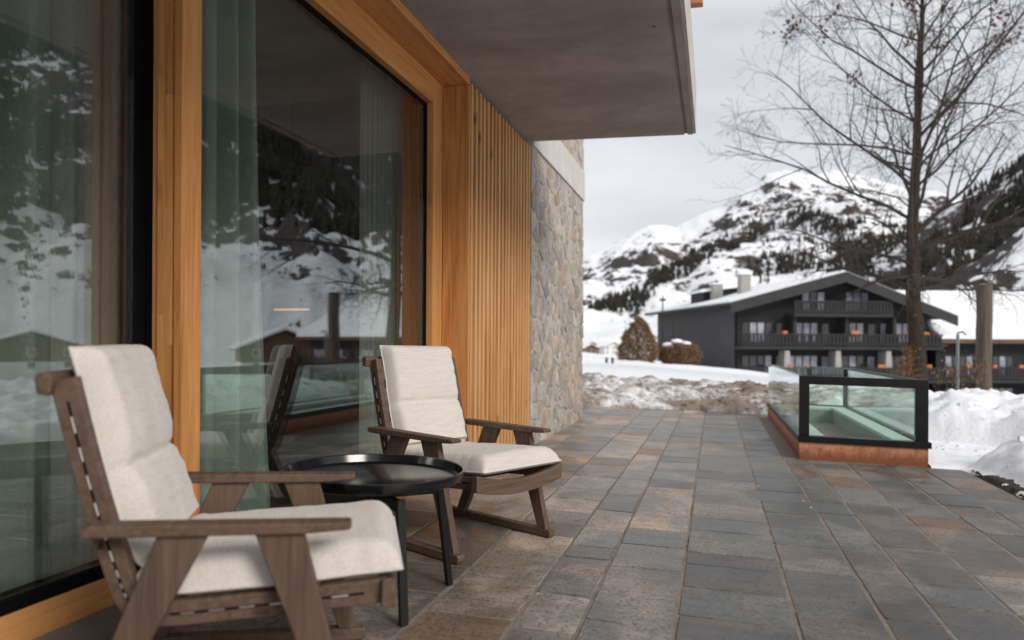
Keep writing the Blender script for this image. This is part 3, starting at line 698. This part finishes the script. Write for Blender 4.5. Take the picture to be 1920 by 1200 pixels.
for i in range(60):
    y = rng.uniform(4.6, 7.1); x = 2.05 + abs(rng.gauss(0, .06)); s = rng.uniform(.006, .022); z = fz(x, y) + .012
    cl.add([(x - s, y, z), (x + s, y - s, z), (x + s * .6, y + s, z), (x, y, z + s * 1.1)], [(0, 1, 3), (1, 2, 3), (2, 0, 3)])
o = cl.build('soil_crumbs', M['soil']); tag(o, 'crumbs of dark soil scattered along the paving edge', None, None, 'stuff')

# ================================================================== TREE, POSTS, PLANTS
def rv(g, s=1): return Vector((g.gauss(0, s), g.gauss(0, s), g.gauss(0, s)))
def branch(mb, g, p, d, L, r, lvl, tips, curl):
    n = max(3, int(4 + 3 * (lvl == 0))); pts = [p.copy()]; rad = [r]; q = p.copy(); dd = d.normalized()
    for i in range(n):
        dd = (dd + rv(g, .10 + .05 * lvl) + Vector((0, 0, curl)) ).normalized(); q = q + dd * (L / n); pts.append(q.copy()); rad.append(max(.0025, r * (1 - .82 * (i + 1) / n)))
    mb.tube(pts, rad, 6 if lvl == 0 else (4 if lvl == 1 else 3), cap=False)
    if lvl >= 3: tips.append(pts[-1]); return
    kids = (9, 6, 3)[lvl]
    for k in range(kids):
        t = .22 + .76 * (k + g.random() * .8) / kids; t = min(t, .98); i = min(int(t * n), n - 1); f = t * n - i
        pp = pts[i].lerp(pts[i + 1], f); ax = (pts[i + 1] - pts[i]).normalized(); sd_ = ax.cross(rv(g)).normalized()
        nd = (ax * g.uniform(.55, .95) + sd_ * g.uniform(.6, .95) + Vector((0, 0, .15)))
        branch(mb, g, pp, nd, L * g.uniform(.36, .58) * (1.15 - .55 * t), max(.003, r * (1 - .8 * t) * .62), lvl + 1, tips, curl * .8)
tx, ty = 4.18, 18.0; tree = empty('bare_tree', (tx, ty, -.1)); g = random.Random(21)
tp = [(.10, 0, -.5), (.06, 0, .2), (.04, 0, .9), (-.03, .02, 2.2), (-.05, 0, 3.4), (.0, .03, 4.8), (.05, 0, 6.2), (.10, 0, 7.6), (.13, .02, 9.0), (.15, 0, 10.4)]
tr_ = [.27, .20, .172, .148, .124, .10, .075, .053, .032, .013]
tpc = catmull([Vector(p) for p in tp], 4); trc = np.interp(np.linspace(0, 1, len(tpc)), np.linspace(0, 1, len(tr_)), tr_)
MB().tube([p + Vector((g.gauss(0, .008), g.gauss(0, .008), 0)) for p in tpc], list(trc), 14).build('trunk', M['bark'], tree, smooth=True)
tips = []
for i in range(42):
    z = 2.1 + 7.6 * (i / 41) ** 1.05 + g.uniform(-.1, .1); k = z / 10.4
    idx = min(range(len(tpc)), key=lambda j: abs(tpc[j].z - z)); p = tpc[idx]; az = i * 2.39996 + g.uniform(-.35, .35)
    el = R(g.uniform(20, 44) + 14 * k) if i > 5 else R(g.uniform(4, 26))
    L = 4.35 * math.exp(-((z - 4.4) / 5.2) ** 2) * g.uniform(.72, 1.12) * (.8 if i < 5 else 1); d = Vector((math.cos(az) * math.cos(el), math.sin(az) * math.cos(el), math.sin(el)))
    mb = MB(); branch(mb, g, p.copy(), d, L, max(.020, trc[idx] * g.uniform(.30, .50)), 0, tips, g.choice((.0, -.03, .05, -.06)) if i < 20 else g.choice((.06, .02, .09, -.02)))
    mb.build('limb', M['twig'], tree)
lf = MB()
for c_ in g.sample([q for q in tips if q.z > 3.4], 26):
    for j in range(22):
        p = c_ + rv(g, .11) + Vector((0, 0, -.06)); a = rv(g, 1).normalized() * .052; b = a.cross(rv(g)).normalized() * .036
        lf.add([p - a, p + b, p + a + Vector((0, 0, .01)), p - b], [(0, 1, 2, 3)])
o = lf.build('dry_leaves', M['dry_leaf'], tree); o['kind'] = 'stuff'
tag(tree, 'tall bare deciduous tree with lichen on its trunk behind the light well', 'tree')

lp = empty('log_post', (5.02, 16.4, -.28)); g = random.Random(4)
MB().tube([(g.gauss(0, .006), g.gauss(0, .006), -.6 + i * .30) for i in range(11)], [.138 + g.gauss(0, .003) for i in range(11)], 20).build('shaft', M['log'], lp, smooth=True).modifiers.new('e', 'EDGE_SPLIT').split_angle = R(50)
MB().lathe([(0, 2.405), (.07, 2.412), (.125, 2.40), (.133, 2.385)], 20).build('top_cap', M['roof_snow'], lp, smooth=True)
tag(lp, 'thick weathered log post standing in the snow beside the bare tree', 'post')
sp = empty('metal_pole', (3.9, 14.0, -.22))
MB().tube([(0, 0, -.3), (0, 0, 1.36)], .024, 10).build('shaft', M['pole'], sp)
MB().tube([(0, 0, 1.36), (.0, 0, 1.385), (.07, 0, 1.40), (.12, 0, 1.35)], .016, 8).build('hook', M['pole'], sp)
tag(sp, 'thin grey-green metal pole rising from the snow left of the log post', 'pole')
def dry_plant(x, y, z, h, n, seed, label):
    g = random.Random(seed); t = empty('dry_plant', (x, y, z)); st = MB(); hd = MB()
    for i in range(n):
        d = Vector((g.gauss(0, .28), g.gauss(0, .28), 1)).normalized(); L = h * g.uniform(.5, 1.1); p = Vector((g.gauss(0, .10), g.gauss(0, .10), -.25)); pts = [p]
        for k in range(5): d = (d + rv(g, .10)).normalized(); p = p + d * ((L + .25) / 5); pts.append(p)
        st.tube(pts, [.007, .006, .005, .005, .004, .003], 4, False)
        for k in range(10):
            q = pts[-1].lerp(pts[-3], g.random()) + rv(g, .035); a = rv(g).normalized() * .028; b = a.cross(rv(g)).normalized() * .016; hd.add([q - a, q + b, q + a, q - b], [(0, 1, 2, 3)])
    st.build('stem', M['twig'], t); hd.build('seed_heads', M['beech'], t)['kind'] = 'stuff'; tag(t, label, 'plant'); return t
dry_plant(3.72, 13.7, .05, .95, 13, 1, 'dry brown stalks in the snow close to the metal pole')
dry_plant(4.45, 15.2, -.02, .80, 9, 2, 'dry brown stalks between the metal pole and the log post')
dry_plant(5.75, 15.8, -.1, .75, 8, 3, 'sparse dry stalks on the far side of the log post')
def sapling(x, y, z, h, seed, label):
    g = random.Random(seed); t = empty('young_conifer', (x, y, z)); MB().tube([(0, 0, -.2), (0, 0, h)], [.03, .008], 6).build('stem', M['bark'], t); nd = MB()
    for i in range(90):
        k = g.random() ** .8; az = g.uniform(0, 6.28); L = .42 * h * (1 - k) + .08; p = Vector((0, 0, h * (.08 + .9 * k))); e = p + Vector((math.cos(az) * L, math.sin(az) * L, .12 * h * g.uniform(.2, 1)))
        nd.tube([p, p.lerp(e, .5) + Vector((0, 0, -.02)), e], [.006, .005, .003], 3, False)
        for j in range(7):
            q = p.lerp(e, .25 + .75 * j / 7); s = rv(g).normalized() * .07; u = s.cross(rv(g)).normalized() * .008; nd.add([q - u, q + s, q + u], [(0, 1, 2)])
    nd.build('foliage', M['beech'], t); tag(t, label, 'shrub')
sapling(3.62, 16.2, .02, .85, 6, 'small yellow-brown conifer at the foot of the bare tree')
def leaf_bush(name, X, Z, z, rx, rz, n, leafsize, mat, label, cat, shape, caps, seed):
    g = random.Random(seed); x, y = to_world(X, Z); t = empty(name, (x, y, z)); rs = np.random.RandomState(seed); V = []; F = []
    u = rs.rand(n); az = rs.rand(n) * 6.283; hgt = u * rz; rad = rx * shape(u) * (.72 + .28 * rs.rand(n) ** .5) * (1 + .30 * (vn(az * 2.6, u * 9, seed) - .5) + .10 * rs.normal(size=n).clip(0, 2))
    P = np.stack([np.cos(az) * rad, np.sin(az) * rad, hgt], -1); A = rs.normal(size=(n, 3)); A /= np.linalg.norm(A, axis=1)[:, None]; B = np.cross(A, rs.normal(size=(n, 3))); B /= np.linalg.norm(B, axis=1)[:, None]
    A *= leafsize; B *= leafsize * .6; V = np.concatenate([P - A, P + B, P + A, P - B]); i = np.arange(n); F = np.stack([i, i + n, i + 2 * n, i + 3 * n], -1)
    link('foliage', np_mesh('foliage', V, F), mat, t); st = MB().tube([(0, 0, -.4), (0, 0, rz * .8)], [.09, .02], 7)
    for k in range(24):
        a = g.uniform(0, 6.28); q = g.random(); st.tube([(0, 0, rz * q * .6), (math.cos(a) * rx * .7, math.sin(a) * rx * .7, rz * (q * .6 + .3))], [.025, .008], 4, False)
    st.build('stem', M['bark'], t)
    for (cx_, cy_, cz_, sx, sy, sz) in caps:
        n1, n2 = 26, 14; ph, thh = np.meshgrid(np.linspace(0, 2 * np.pi, n1), np.linspace(.02, np.pi - .02, n2), indexing='ij')
        k = 1 + .35 * (fbm(np.cos(ph) * 1.4 + 5, np.sin(ph) * 1.4 + thh * 1.3, seed) - .5) * np.sin(thh)
        W = np.stack([cx_ + sx * k * np.sin(thh) * np.cos(ph), cy_ + sy * k * np.sin(thh) * np.sin(ph), cz_ + sz * k * np.cos(thh)], -1).reshape(-1, 3)
        link('snow_cap', np_mesh('snow_cap', W, grid_faces(n1, n2), True), M['roof_snow'], t)
    return tag(t, label, cat)
leaf_bush('clipped_shrub', 6.35, 38, -.12, .98, 2.35, 9000, .05, M['beech'], 'clipped brown beech shrub like a blunt cone with a cap of snow', 'shrub', lambda u: np.clip(1 - u ** 1.9, .02, 1) ** .62 * np.clip(.72 + u * 1.6, 0, 1), [(-.45, -.1, 1.80, .22, .3, .20), (-.25, -.1, 2.08, .2, .3, .14), (-.3, -.4, .05, .9, .7, .14)], 2)
leaf_bush('round_bush', 8.55, 38.5, -.30, 1.0, 1.35, 7000, .045, M['beech'], 'rounded brown bush topped with snow at the grey side wall of the hotel', 'shrub', lambda u: np.sqrt(np.clip(1 - (2 * u - .9) ** 2 * .8, 0.02, 1)), [(-.5, -.3, 1.08, .34, .4, .16), (-.1, -.3, 1.28, .3, .4, .13), (.3, -.3, 1.18, .3, .3, .12)], 5)
for X, nm in ((3.52, 'left'), (3.74, 'right')):
    x, y = to_world(X, 28); o = empty('garden_stake', (x, y, .02))
    MB().tube([(0, 0, -.3), (0, 0, .36)], .05, 9).build('shaft', M['log'], o); tag(o, 'short dark stake in the snow, of the pair the one %s the clipped shrub' % ('farther from' if X < 3.6 else 'nearer to'), 'stake', 'pair of stakes in the snow')

# ================================================================== BUILDINGS DOWN THE VALLEY
hx, hy = to_world(18.6, 62); hotel = empty('dark_hotel', (hx, hy, 0), R(YAW + 4.76)); W = 16.4; D = 24.0; EV, AP, ZB = 4.15, 6.35, -6.0; EVR = 3.35
tag(hotel, 'wide anthracite chalet hotel with snowy gable roof and three balcony storeys', 'hotel')
def gable_z(u): return EV + .25 + (AP - EV - .25) * (1 - abs(u - W / 2) / (W / 2))
MB().prism([(0, ZB), (W, ZB), (W, EVR + .1), (W / 2, AP - .15), (0, EV + .1)], lambda a, b: (a, 0, b), lambda a, b: (a, D, b)).build('wall', M['hotel_wood'], hotel)
MB().box(-.06, -.005, .3, D - .2, ZB, EV + .05).box(-.14, -.062, 3.6, 4.1, ZB, EV - .1).build('side_wall', M['hotel_side'], hotel)
MB().box(-.22, -.142, .25, 3.4, ZB, EV - .3).build('side_bay', M['hotel_side'], hotel)
ov = 1.35
def roof_pt(u, lift): return AP + .1 + lift - (AP - (EV if u < W / 2 else EVR)) / (W / 2) * abs(u - W / 2)
for s0, s1 in ((-ov, W / 2), (W / 2, W + ov)):
    P4 = [(s0, roof_pt(s0, 0)), (s1, roof_pt(s1, 0)), (s1, roof_pt(s1, .22)), (s0, roof_pt(s0, .22))]
    rf = MB().prism(P4, lambda a, b: (a, -1.9, b), lambda a, b: (a, D + .6, b)).build('roof', M['hotel'], hotel)
    P5 = [(s0 + .08 * (s0 < 0), roof_pt(s0, .223)), (s1, roof_pt(s1, .223)), (s1, roof_pt(s1, .40)), (s0, roof_pt(s0, .38))]
    MB().prism(P5, lambda a, b: (a, -1.6, b), lambda a, b: (a, D + .5, b)).build('roof_snow', M['roof_snow'], rf)
    MB().prism([(s0, roof_pt(s0, -.62)), (s1, roof_pt(s1, -.62)), (s1, roof_pt(s1, .24)), (s0, roof_pt(s0, .24))], lambda a, b: (a, -2.0, b), lambda a, b: (a, -1.905, b)).build('verge_board', M['hotel'], rf)
for u, y, h in ((1.6, 9, 1.5), (3.1, 6, 1.8)):
    z = roof_pt(u, .2); q = MB().box(u - .45, u + .45, y, y + .9, z - .5, z + h).build('chimney', M['pillar'], hotel)
    MB().box(u - .55, u + .55, y - .1, y + 1, z + h + .001, z + h + .15).build('chimney_cap', M['roof_snow'], q)
dm = MB().box(.6, 5.2, 10.2, 14, roof_pt(.6, .2), roof_pt(3.6, .9)).build('dormer', M['hotel_wood'], hotel)
MB().prism([(.2, roof_pt(2.6, .72)), (5.6, roof_pt(4.4, 1.0)), (5.6, roof_pt(4.4, 1.3)), (.2, roof_pt(2.6, 1.0))], lambda a, b: (a, 9.6, b), lambda a, b: (a, 14.2, b)).build('dormer_snow', M['roof_snow'], dm)
def hotel_window(u, z0, z1, w, parent, n=3, y=-.03):
    fr = MB().box(u, u + w, y - .02, y + .025, z0, z1).build('window', M['hotel_wood'], parent); cw = w / n
    for i in range(n):
        dark = rng.random() < .3; zm = z0 + (z1 - z0) * .42
        MB().box(u + i * cw + .07, u + (i + 1) * cw - .07, y - .045, y - .022, zm + .04, z1 - .08).box(u + i * cw + .07, u + (i + 1) * cw - .07, y - .045, y - .022, z0 + .08, zm - .04).build('window_pane', M['pane_dark'] if dark else M['pane'], fr)
def balcony(u0, u1, zf, parent, depth=1.5):
    b = MB().box(u0, u1, -depth, -.06, zf, zf + .22).build('balcony', M['hotel'], parent)
    r = MB(); n = int((u1 - u0) / .30)
    for i in range(n):
        u = u0 + .02 + i * (u1 - u0 - .04) / n; r.box(u, u + .20, -depth - .03, -depth, zf + .26, zf + 1.18)
    r.box(u0, u1, -depth - .06, -depth - .031, zf + .40, zf + .52); r.build('railing', M['hotel_wood'], b)
    MB().box(u0, u1, -depth - .08, -depth + .06, zf + 1.181, zf + 1.27).build('handrail', M['hotel'], b)
    MB().box(u0, u1, -depth - .02, -depth + .03, zf + .05, zf + .1).build('floor_edge', M['hotel'], b)
balcony(4.0, 12.4, 3.05, hotel, 1.7); balcony(-.3, W + .4, .38, hotel); balcony(-.3, W + .8, -2.35, hotel); balcony(-.3, W + .8, -5.05, hotel)
for zr in (.38, -2.35, -5.05):
    for u in (.3, 4.2, 8.2, 12.2):
        hotel_window(u, zr + .55, zr + 2.25, 2.6, hotel, 4)
        hotel_window(u + 2.9, zr + .45, zr + 2.2, .7, hotel, 1)
for u in (5.4, 9.2): hotel_window(u, 3.6, 5.2, 2.0, hotel, 3)
for zr in (-2.13, -4.83):
    for u in (3.3, 7.6, 11.9): MB().prism([(u, zr), (u + .72, zr), (u + .5, zr + 2.4), (u + .12, zr + 2.4)], lambda a, b: (a, -1.35, b), lambda a, b: (a, -.08, b)).build('pillar', M['pillar'], hotel)
for zr in (.60,):
    for u in (4.1, 8.5, 12.6): MB().prism([(u, zr), (u + .45, zr), (u + .3, zr + 2.4), (u + .15, zr + 2.4)], lambda a, b: (a, -1.2, b), lambda a, b: (a, -.08, b)).build('pillar', M['hotel'], hotel)
for zr in (.60, -2.13, -4.83):
    for u in (1.7, 3.6, 5.6, 9.4, 10.9, 13.2, 14.6, 15.5):
        if rng.random() < .3: continue
        x_, z_ = u + rng.uniform(-.5, .5), zr; MB().box(x_, x_ + rng.uniform(.35, .75), -1.46, -1.20, z_ + .86, z_ + rng.uniform(1.16, 1.30)).build('planter', M['orange'], hotel, .03)
wx, wy = to_world(35.6, 63.6); wing = empty('hotel_wing', (wx, wy, 0), R(YAW + 4.76))
tag(wing, 'low dark side wing of the hotel under a broad snow covered roof', 'building')
MB().prism([(0, ZB), (14, ZB), (14, 5.0), (7, 5.4), (0, 1.2)], lambda a, b: (.25, a, b), lambda a, b: (26, a, b)).build('wall', M['hotel_wood'], wing)
MB().prism([(-1.2, 1.0), (7, 5.3), (7, 5.5), (-1.2, 1.25)], lambda a, b: (-.2, a, b), lambda a, b: (27, a, b)).build('roof', M['hotel'], wing)
MB().prism([(-1.1, 1.26), (7, 5.51), (7, 5.9), (-1.1, 1.66)], lambda a, b: (-.15, a, b), lambda a, b: (27, a, b)).build('roof_snow', M['roof_snow'], wing)
MB().box(-.2, 27, -1.26, -1.2, .95, 1.2).build('gutter', M['chalet'], wing)
for zr in (-2.35, -5.05):
    b = empty('balcony_row'); b.parent = wing; balcony(.3, 26, zr, b)
    for u in np.arange(1.0, 24, 3.6): hotel_window(float(u), zr + .55, zr + 2.25, 2.5, b, 4)
    for u in np.arange(2.0, 24, 2.3): MB().box(float(u), float(u) + rng.uniform(.35, .7), -1.46, -1.20, zr + 1.08, zr + rng.uniform(1.38, 1.5)).build('planter', M['orange'], b, .03)
def flagpole(X, Z, z0, h, label):
    x, y = to_world(X, Z); o = empty('pole', (x, y, z0)); MB().tube([(0, 0, -1), (0, 0, h)], [.09, .05], 8).build('shaft', M['bark'], o)
    MB().box(-.25, .25, -.04, .04, h * .93, h * .96).build('crossarm', M['bark'], o); tag(o, label, 'pole')
flagpole(12.0, 60, -1, 5.6, 'tall dark utility pole left of the hotel side wall'); flagpole(13.1, 61, -1, 4.2, 'shorter dark utility pole against the hotel side wall')
def house_simple(name, X, Z, zb, w, d, hw, hr, yaw, wallm, label, rows_=2, up=None):
    x, y = to_world(X, Z); t = empty(name, (x, y, zb), R(yaw)); tag(t, label, 'house')
    MB().prism([(-w / 2, -3), (w / 2, -3), (w / 2, hw), (0, hr - .2), (-w / 2, hw)], lambda a, b: (a, 0, b), lambda a, b: (a, d, b)).build('wall', up or wallm, t)
    if up: MB().box(-w / 2 - .05, w / 2 + .05, -.05, d + .05, -3, hw * .45).build('lower_wall', wallm, t)
    for sg in (-1, 1):
        e = sg * (w / 2 + 1.0); ze = hw - (hr - hw) / (w / 2) * 1.0
        rf = MB().prism([(e, ze), (0, hr), (0, hr + .2), (e, ze + .2)], lambda a, b: (a, -1.1, b), lambda a, b: (a, d + .8, b)).build('roof', M['chalet'], t)
        MB().prism([(e, ze + .201), (0, hr + .201), (0, hr + .6), (e, ze + .55)], lambda a, b: (a, -1.0, b), lambda a, b: (a, d + .7, b)).build('roof_snow', M['roof_snow'], rf)
    for r in range(rows_):
        for i in range(3):
            u = -w / 2 + (i + .5) * w / 3 - .6; z = .7 + r * hw / rows_
            f = MB().box(u, u + 1.2, -.08, -.051, z, z + 1.2).build('window', M['white'], t); MB().box(u + .1, u + 1.1, -.10, -.081, z + .1, z + 1.1).build('window_pane', M['pane_dark'], f)
    return t
for X, Z, w, h, lab in ((42, 400, 9, 3.6, 'small far house with brown gable at the edge of the snow field'), (58, 430, 12, 4.6, 'far white house with snowy roof left of the clipped shrub'), (50, 470, 11, 5, 'far brown house low on the valley floor under the peak'), (84, 520, 10, 5.5, 'far pale house beside the foot of the forest')):
    house_simple('far_house', X, Z, float(ground_h(np.array(X * math.cos(R(YAW)) - Z * math.sin(R(YAW))), np.array(X * math.sin(R(YAW)) + Z * math.cos(R(YAW))))), w, 10, h, h + 2.2, YAW + rng.uniform(-30, 30), M['white'] if 'white' in lab or 'pale' in lab else M['chalet'], lab)
# houses across the meadow, seen as reflections in the window
def house_at(name, x, y, zb, w, d, hw, hr, yaw, lab, up):
    c, s = math.cos(R(YAW)), math.sin(R(YAW)); house_simple(name, x * c + y * s, -x * s + y * c, zb, w, d, hw, hr, yaw, M['white'], lab, 2, up)
house_at('chalet', 62, 106, -4.6, 13, 11, 4.2, 6.9, -40, 'brown timber chalet with white base across the meadow, mirrored in the picture window', M['chalet'])
house_at('chalet', 100, 95, -4.6, 15, 12, 4.0, 6.4, -52, 'long low chalet across the meadow, mirrored in the sliding door', M['chalet'])
house_at('farm_building', 60, 135, -4.6, 14, 12, 3.4, 5.6, -25, 'pale farm building beyond the timber chalet', M['white'])

# ================================================================== MOUNTAINS
FX, FY = math.cos(R(YAW)), math.sin(R(YAW))
def conifers(name, P, H, seed, label):
    """one mesh of many small spruces; P base points (n,3), H heights"""
    rs = np.random.RandomState(seed); n = len(P); k = 6; parts_v = []; parts_f = []; base = 0
    rot = rs.rand(n) * 6.28; slim = .17 + .07 * rs.rand(n)
    for z0, z1, r in ((.04, .52, 1.0), (.34, .78, .72), (.60, 1.0, .46)):
        a = rot[:, None] + np.arange(k)[None] * 2 * np.pi / k; rr = (H * slim * r)[:, None] * (.75 + .5 * rs.rand(n, k))
        ring = np.stack([P[:, 0, None] + rr * np.cos(a), P[:, 1, None] + rr * np.sin(a), (P[:, 2] + H * z0)[:, None] - .04 * H[:, None] * rs.rand(n, k)], -1)
        apex = P + np.stack([0 * H, 0 * H, H * z1], -1); Vv = np.concatenate([ring, apex[:, None]], 1).reshape(-1, 3)
        i = np.arange(n)[:, None] * (k + 1) + base; j = np.arange(k)[None]
        parts_f.append(np.stack([i + j, i + (j + 1) % k, i + k + 0 * j], -1).reshape(-1, 3)); parts_v.append(Vv); base += n * (k + 1)
    return tag(link(name, np_mesh(name, np.concatenate(parts_v), np.concatenate(parts_f)), M['spruce']), label, None, None, 'stuff')
# distant peak: a ridge line swept down towards the valley floor
sky_px = np.array([(-300, 690), (200, 640), (700, 600), (1000, 520), (1060, 498), (1100, 478), (1150, 456), (1190, 433), (1215, 420), (1245, 419), (1265, 425), (1310, 400), (1350, 386), (1385, 358), (1412, 342), (1436, 322), (1470, 317), (1520, 324), (1560, 315), (1640, 332), (1700, 350), (1780, 372), (1900, 385), (2200, 380), (2800, 360)], float)
ZR = 2300.0; rX = (sky_px[:, 0] - 960) / 1411 * ZR; rH = 1 + (638 - sky_px[:, 1]) / 1411 * ZR
n, m = 520, 230; Xs = np.linspace(rX[0], rX[-1], n); Ts = np.linspace(-.25, 1, m) ; Xg, Tg = np.meshgrid(Xs, Ts, indexing='ij')
ridge = np.interp(Xg, rX, rH); Zg = ZR - 1650 * np.clip(Tg, 0, 1) ** 1.0 - 1400 * np.clip(Tg, -1, 0)
wob = 140 * (fbm(Xg / 260, Tg * 3, 3, 4) - .5)
Xw = Xg * (1 - .28 * np.clip(Tg, 0, 1)) + wob * np.clip(Tg * 3, 0, 1)
prof = (1 - np.clip(Tg, 0, 1)) ** 1.25; gul = np.abs(fbm(Xw / 170, Zg / 420, 13, 6) - .5) * 2
Hh = -8 + (ridge + 8) * prof * (1 - .9 * np.clip(-Tg * 3, 0, 1)) + (fbm(Xw / 230, Zg / 230, 23, 6) - .5) * 190 * np.clip(Tg * 4, 0, 1) * prof ** .6 - gul * 105 * np.clip(Tg * 5, 0, 1) * prof + (fbm(Xw / 45, Zg / 45, 29, 5) - .5) * 34 * np.clip(np.abs(Tg) * 9, .25, 1) * prof ** .3
wx_ = Xw * FX - Zg * FY; wy_ = Xw * FY + Zg * FX
Vp = np.stack([wx_, wy_, Hh], -1); tag(link('mountain', np_mesh('mountain', Vp.reshape(-1, 3), grid_faces(n, m), True), M['peak']), 'high snowy mountain with rocky bands at the head of the valley', None, None, 'structure')
rs = np.random.RandomState(8); ii = rs.rand(90000) * (n - 1.01); jj = (rs.rand(90000) * .66 + .32) * (m - 1.01); I, J = ii.astype(int), jj.astype(int); fi, fj = (ii - I)[:, None], (jj - J)[:, None]
pts = Vp[I, J] * (1 - fi) * (1 - fj) + Vp[I + 1, J] * fi * (1 - fj) + Vp[I, J + 1] * (1 - fi) * fj + Vp[I + 1, J + 1] * fi * fj
cxp = pts[:, 0] * FX + pts[:, 1] * FY; czp = -pts[:, 0] * FY + pts[:, 1] * FX
pxx = 960 + 1411 * cxp / czp; pyy = 638 - 1411 * (pts[:, 2] - 1) / czp
def stand_of(cx, cy, rx, ry, rot): 
    a = R(rot); u = (pxx - cx) * math.cos(a) + (pyy - cy) * math.sin(a); v = -(pxx - cx) * math.sin(a) + (pyy - cy) * math.cos(a); return np.exp(-((u / rx) ** 2 + (v / ry) ** 2))
mask = .34 + .55 * (fbm(cxp / 110, czp / 200 + pts[:, 2] / 50, 37, 5) - .5)
for q in ((1455, 495, 95, 42, -8), (1530, 412, 58, 17, 8), (1300, 490, 85, 14, -32), (1240, 520, 60, 10, -30), (1150, 575, 60, 22, -15), (1620, 500, 90, 40, 0), (1390, 450, 40, 10, -35), (1700, 450, 90, 40, 10)): mask = mask + .36 * stand_of(*q)
keep = (mask > .53) & (rs.rand(90000) < np.clip((mask - .53) * 9, 0, 1)); P_ = pts[keep][:11000]
conifers('spruce_forest', P_, 11 + 9 * rs.rand(len(P_)), 5, 'spruce forest in dark patches on the far mountain')
# near flank: rises to the right of the valley and goes on round the meadow
az_k = np.array([10, 16, 20, 23, 25, 28, 31, 34, 37, 42, 50, 60, 72, 90, 110]); el_k = np.array([.3, 1.2, 2.6, 4.4, 5.4, 7.4, 9.5, 11.3, 13.5, 17, 21.5, 25, 26, 24, 18]); di_k = np.array([1700, 1550, 1450, 1350, 1300, 1230, 1170, 1120, 1080, 1020, 960, 930, 930, 980, 1100.])
n, m = 560, 210; Az = np.linspace(10, 110, n); T = np.linspace(-.15, 1, m); Ag, Tg = np.meshgrid(Az, T, indexing='ij'); Rd = np.interp(Ag, az_k, di_k); El = np.interp(Ag, az_k, el_k)
d0 = 175 + 60 * fbm(Ag / 9, Ag * 0, 3); foot = np.where(Ag < 30, d0 + (30 - Ag) * 22, d0); dist = Rd + (foot - Rd) * Tg; Hr = np.tan(np.radians(El)) * Rd
ang = np.radians(YAW - 0) * 0 + np.radians(90 + YAW - Ag); Xf = dist * np.cos(ang); Yf = dist * np.sin(ang)
pr = np.clip(1 - np.clip(Tg, 0, 1), 0, 1); pr = .72 * pr ** 1.15 + .28 * pr ** 2.6
amp = np.clip(Tg * 5, 0, 1) * np.clip((1 - Tg) * 3, 0, 1)
Hf = -7 + (Hr + 7) * pr * (1 - 1.5 * np.clip(-Tg, 0, 1)) + (fbm(Xf / 150, Yf / 150, 43, 6) - .5) * 110 * amp - np.abs(fbm(Xf / 90, Yf / 90, 47, 6) - .5) * 70 * amp + (fbm(Xf / 30, Yf / 30, 53, 4) - .5) * 16 * np.clip(amp + .25, 0, 1) * np.clip((1 - Tg) * 6, 0, 1)
Vf = np.stack([Xf, Yf, Hf], -1); tag(link('hillside', np_mesh('hillside', Vf.reshape(-1, 3), grid_faces(n, m)[:, ::-1], True), M['flank']), 'steep snowy hillside with rocks and spruces right of the valley', None, None, 'structure')
N_ = 120000; ii = rs.rand(N_) * (n - 1.01); jj = (.08 + .92 * rs.rand(N_)) * (m - 1.01); I, J = ii.astype(int), jj.astype(int); fi, fj = (ii - I)[:, None], (jj - J)[:, None]
pts = Vf[I, J] * (1 - fi) * (1 - fj) + Vf[I + 1, J] * fi * (1 - fj) + Vf[I, J + 1] * (1 - fi) * fj + Vf[I + 1, J + 1] * fi * fj
mask = fbm(pts[:, 0] / 60, pts[:, 1] / 60, 57, 6, .6) + .07 * sstep(.9, .3, Tg[I, J]) + .09 * (Ag[I, J] < 36) + .045 * (Ag[I, J] > 38)
keep = (mask > .53) & (rs.rand(N_) < np.clip((mask - .53) * 7, 0, 1)) & (pts[:, 2] > 4) & (np.hypot(pts[:, 0], pts[:, 1]) > 400); P_ = pts[keep][:26000]
conifers('hillside_spruces', P_, 6 + 9 * rs.rand(len(P_)), 6, 'spruces scattered over the snowy hillside')
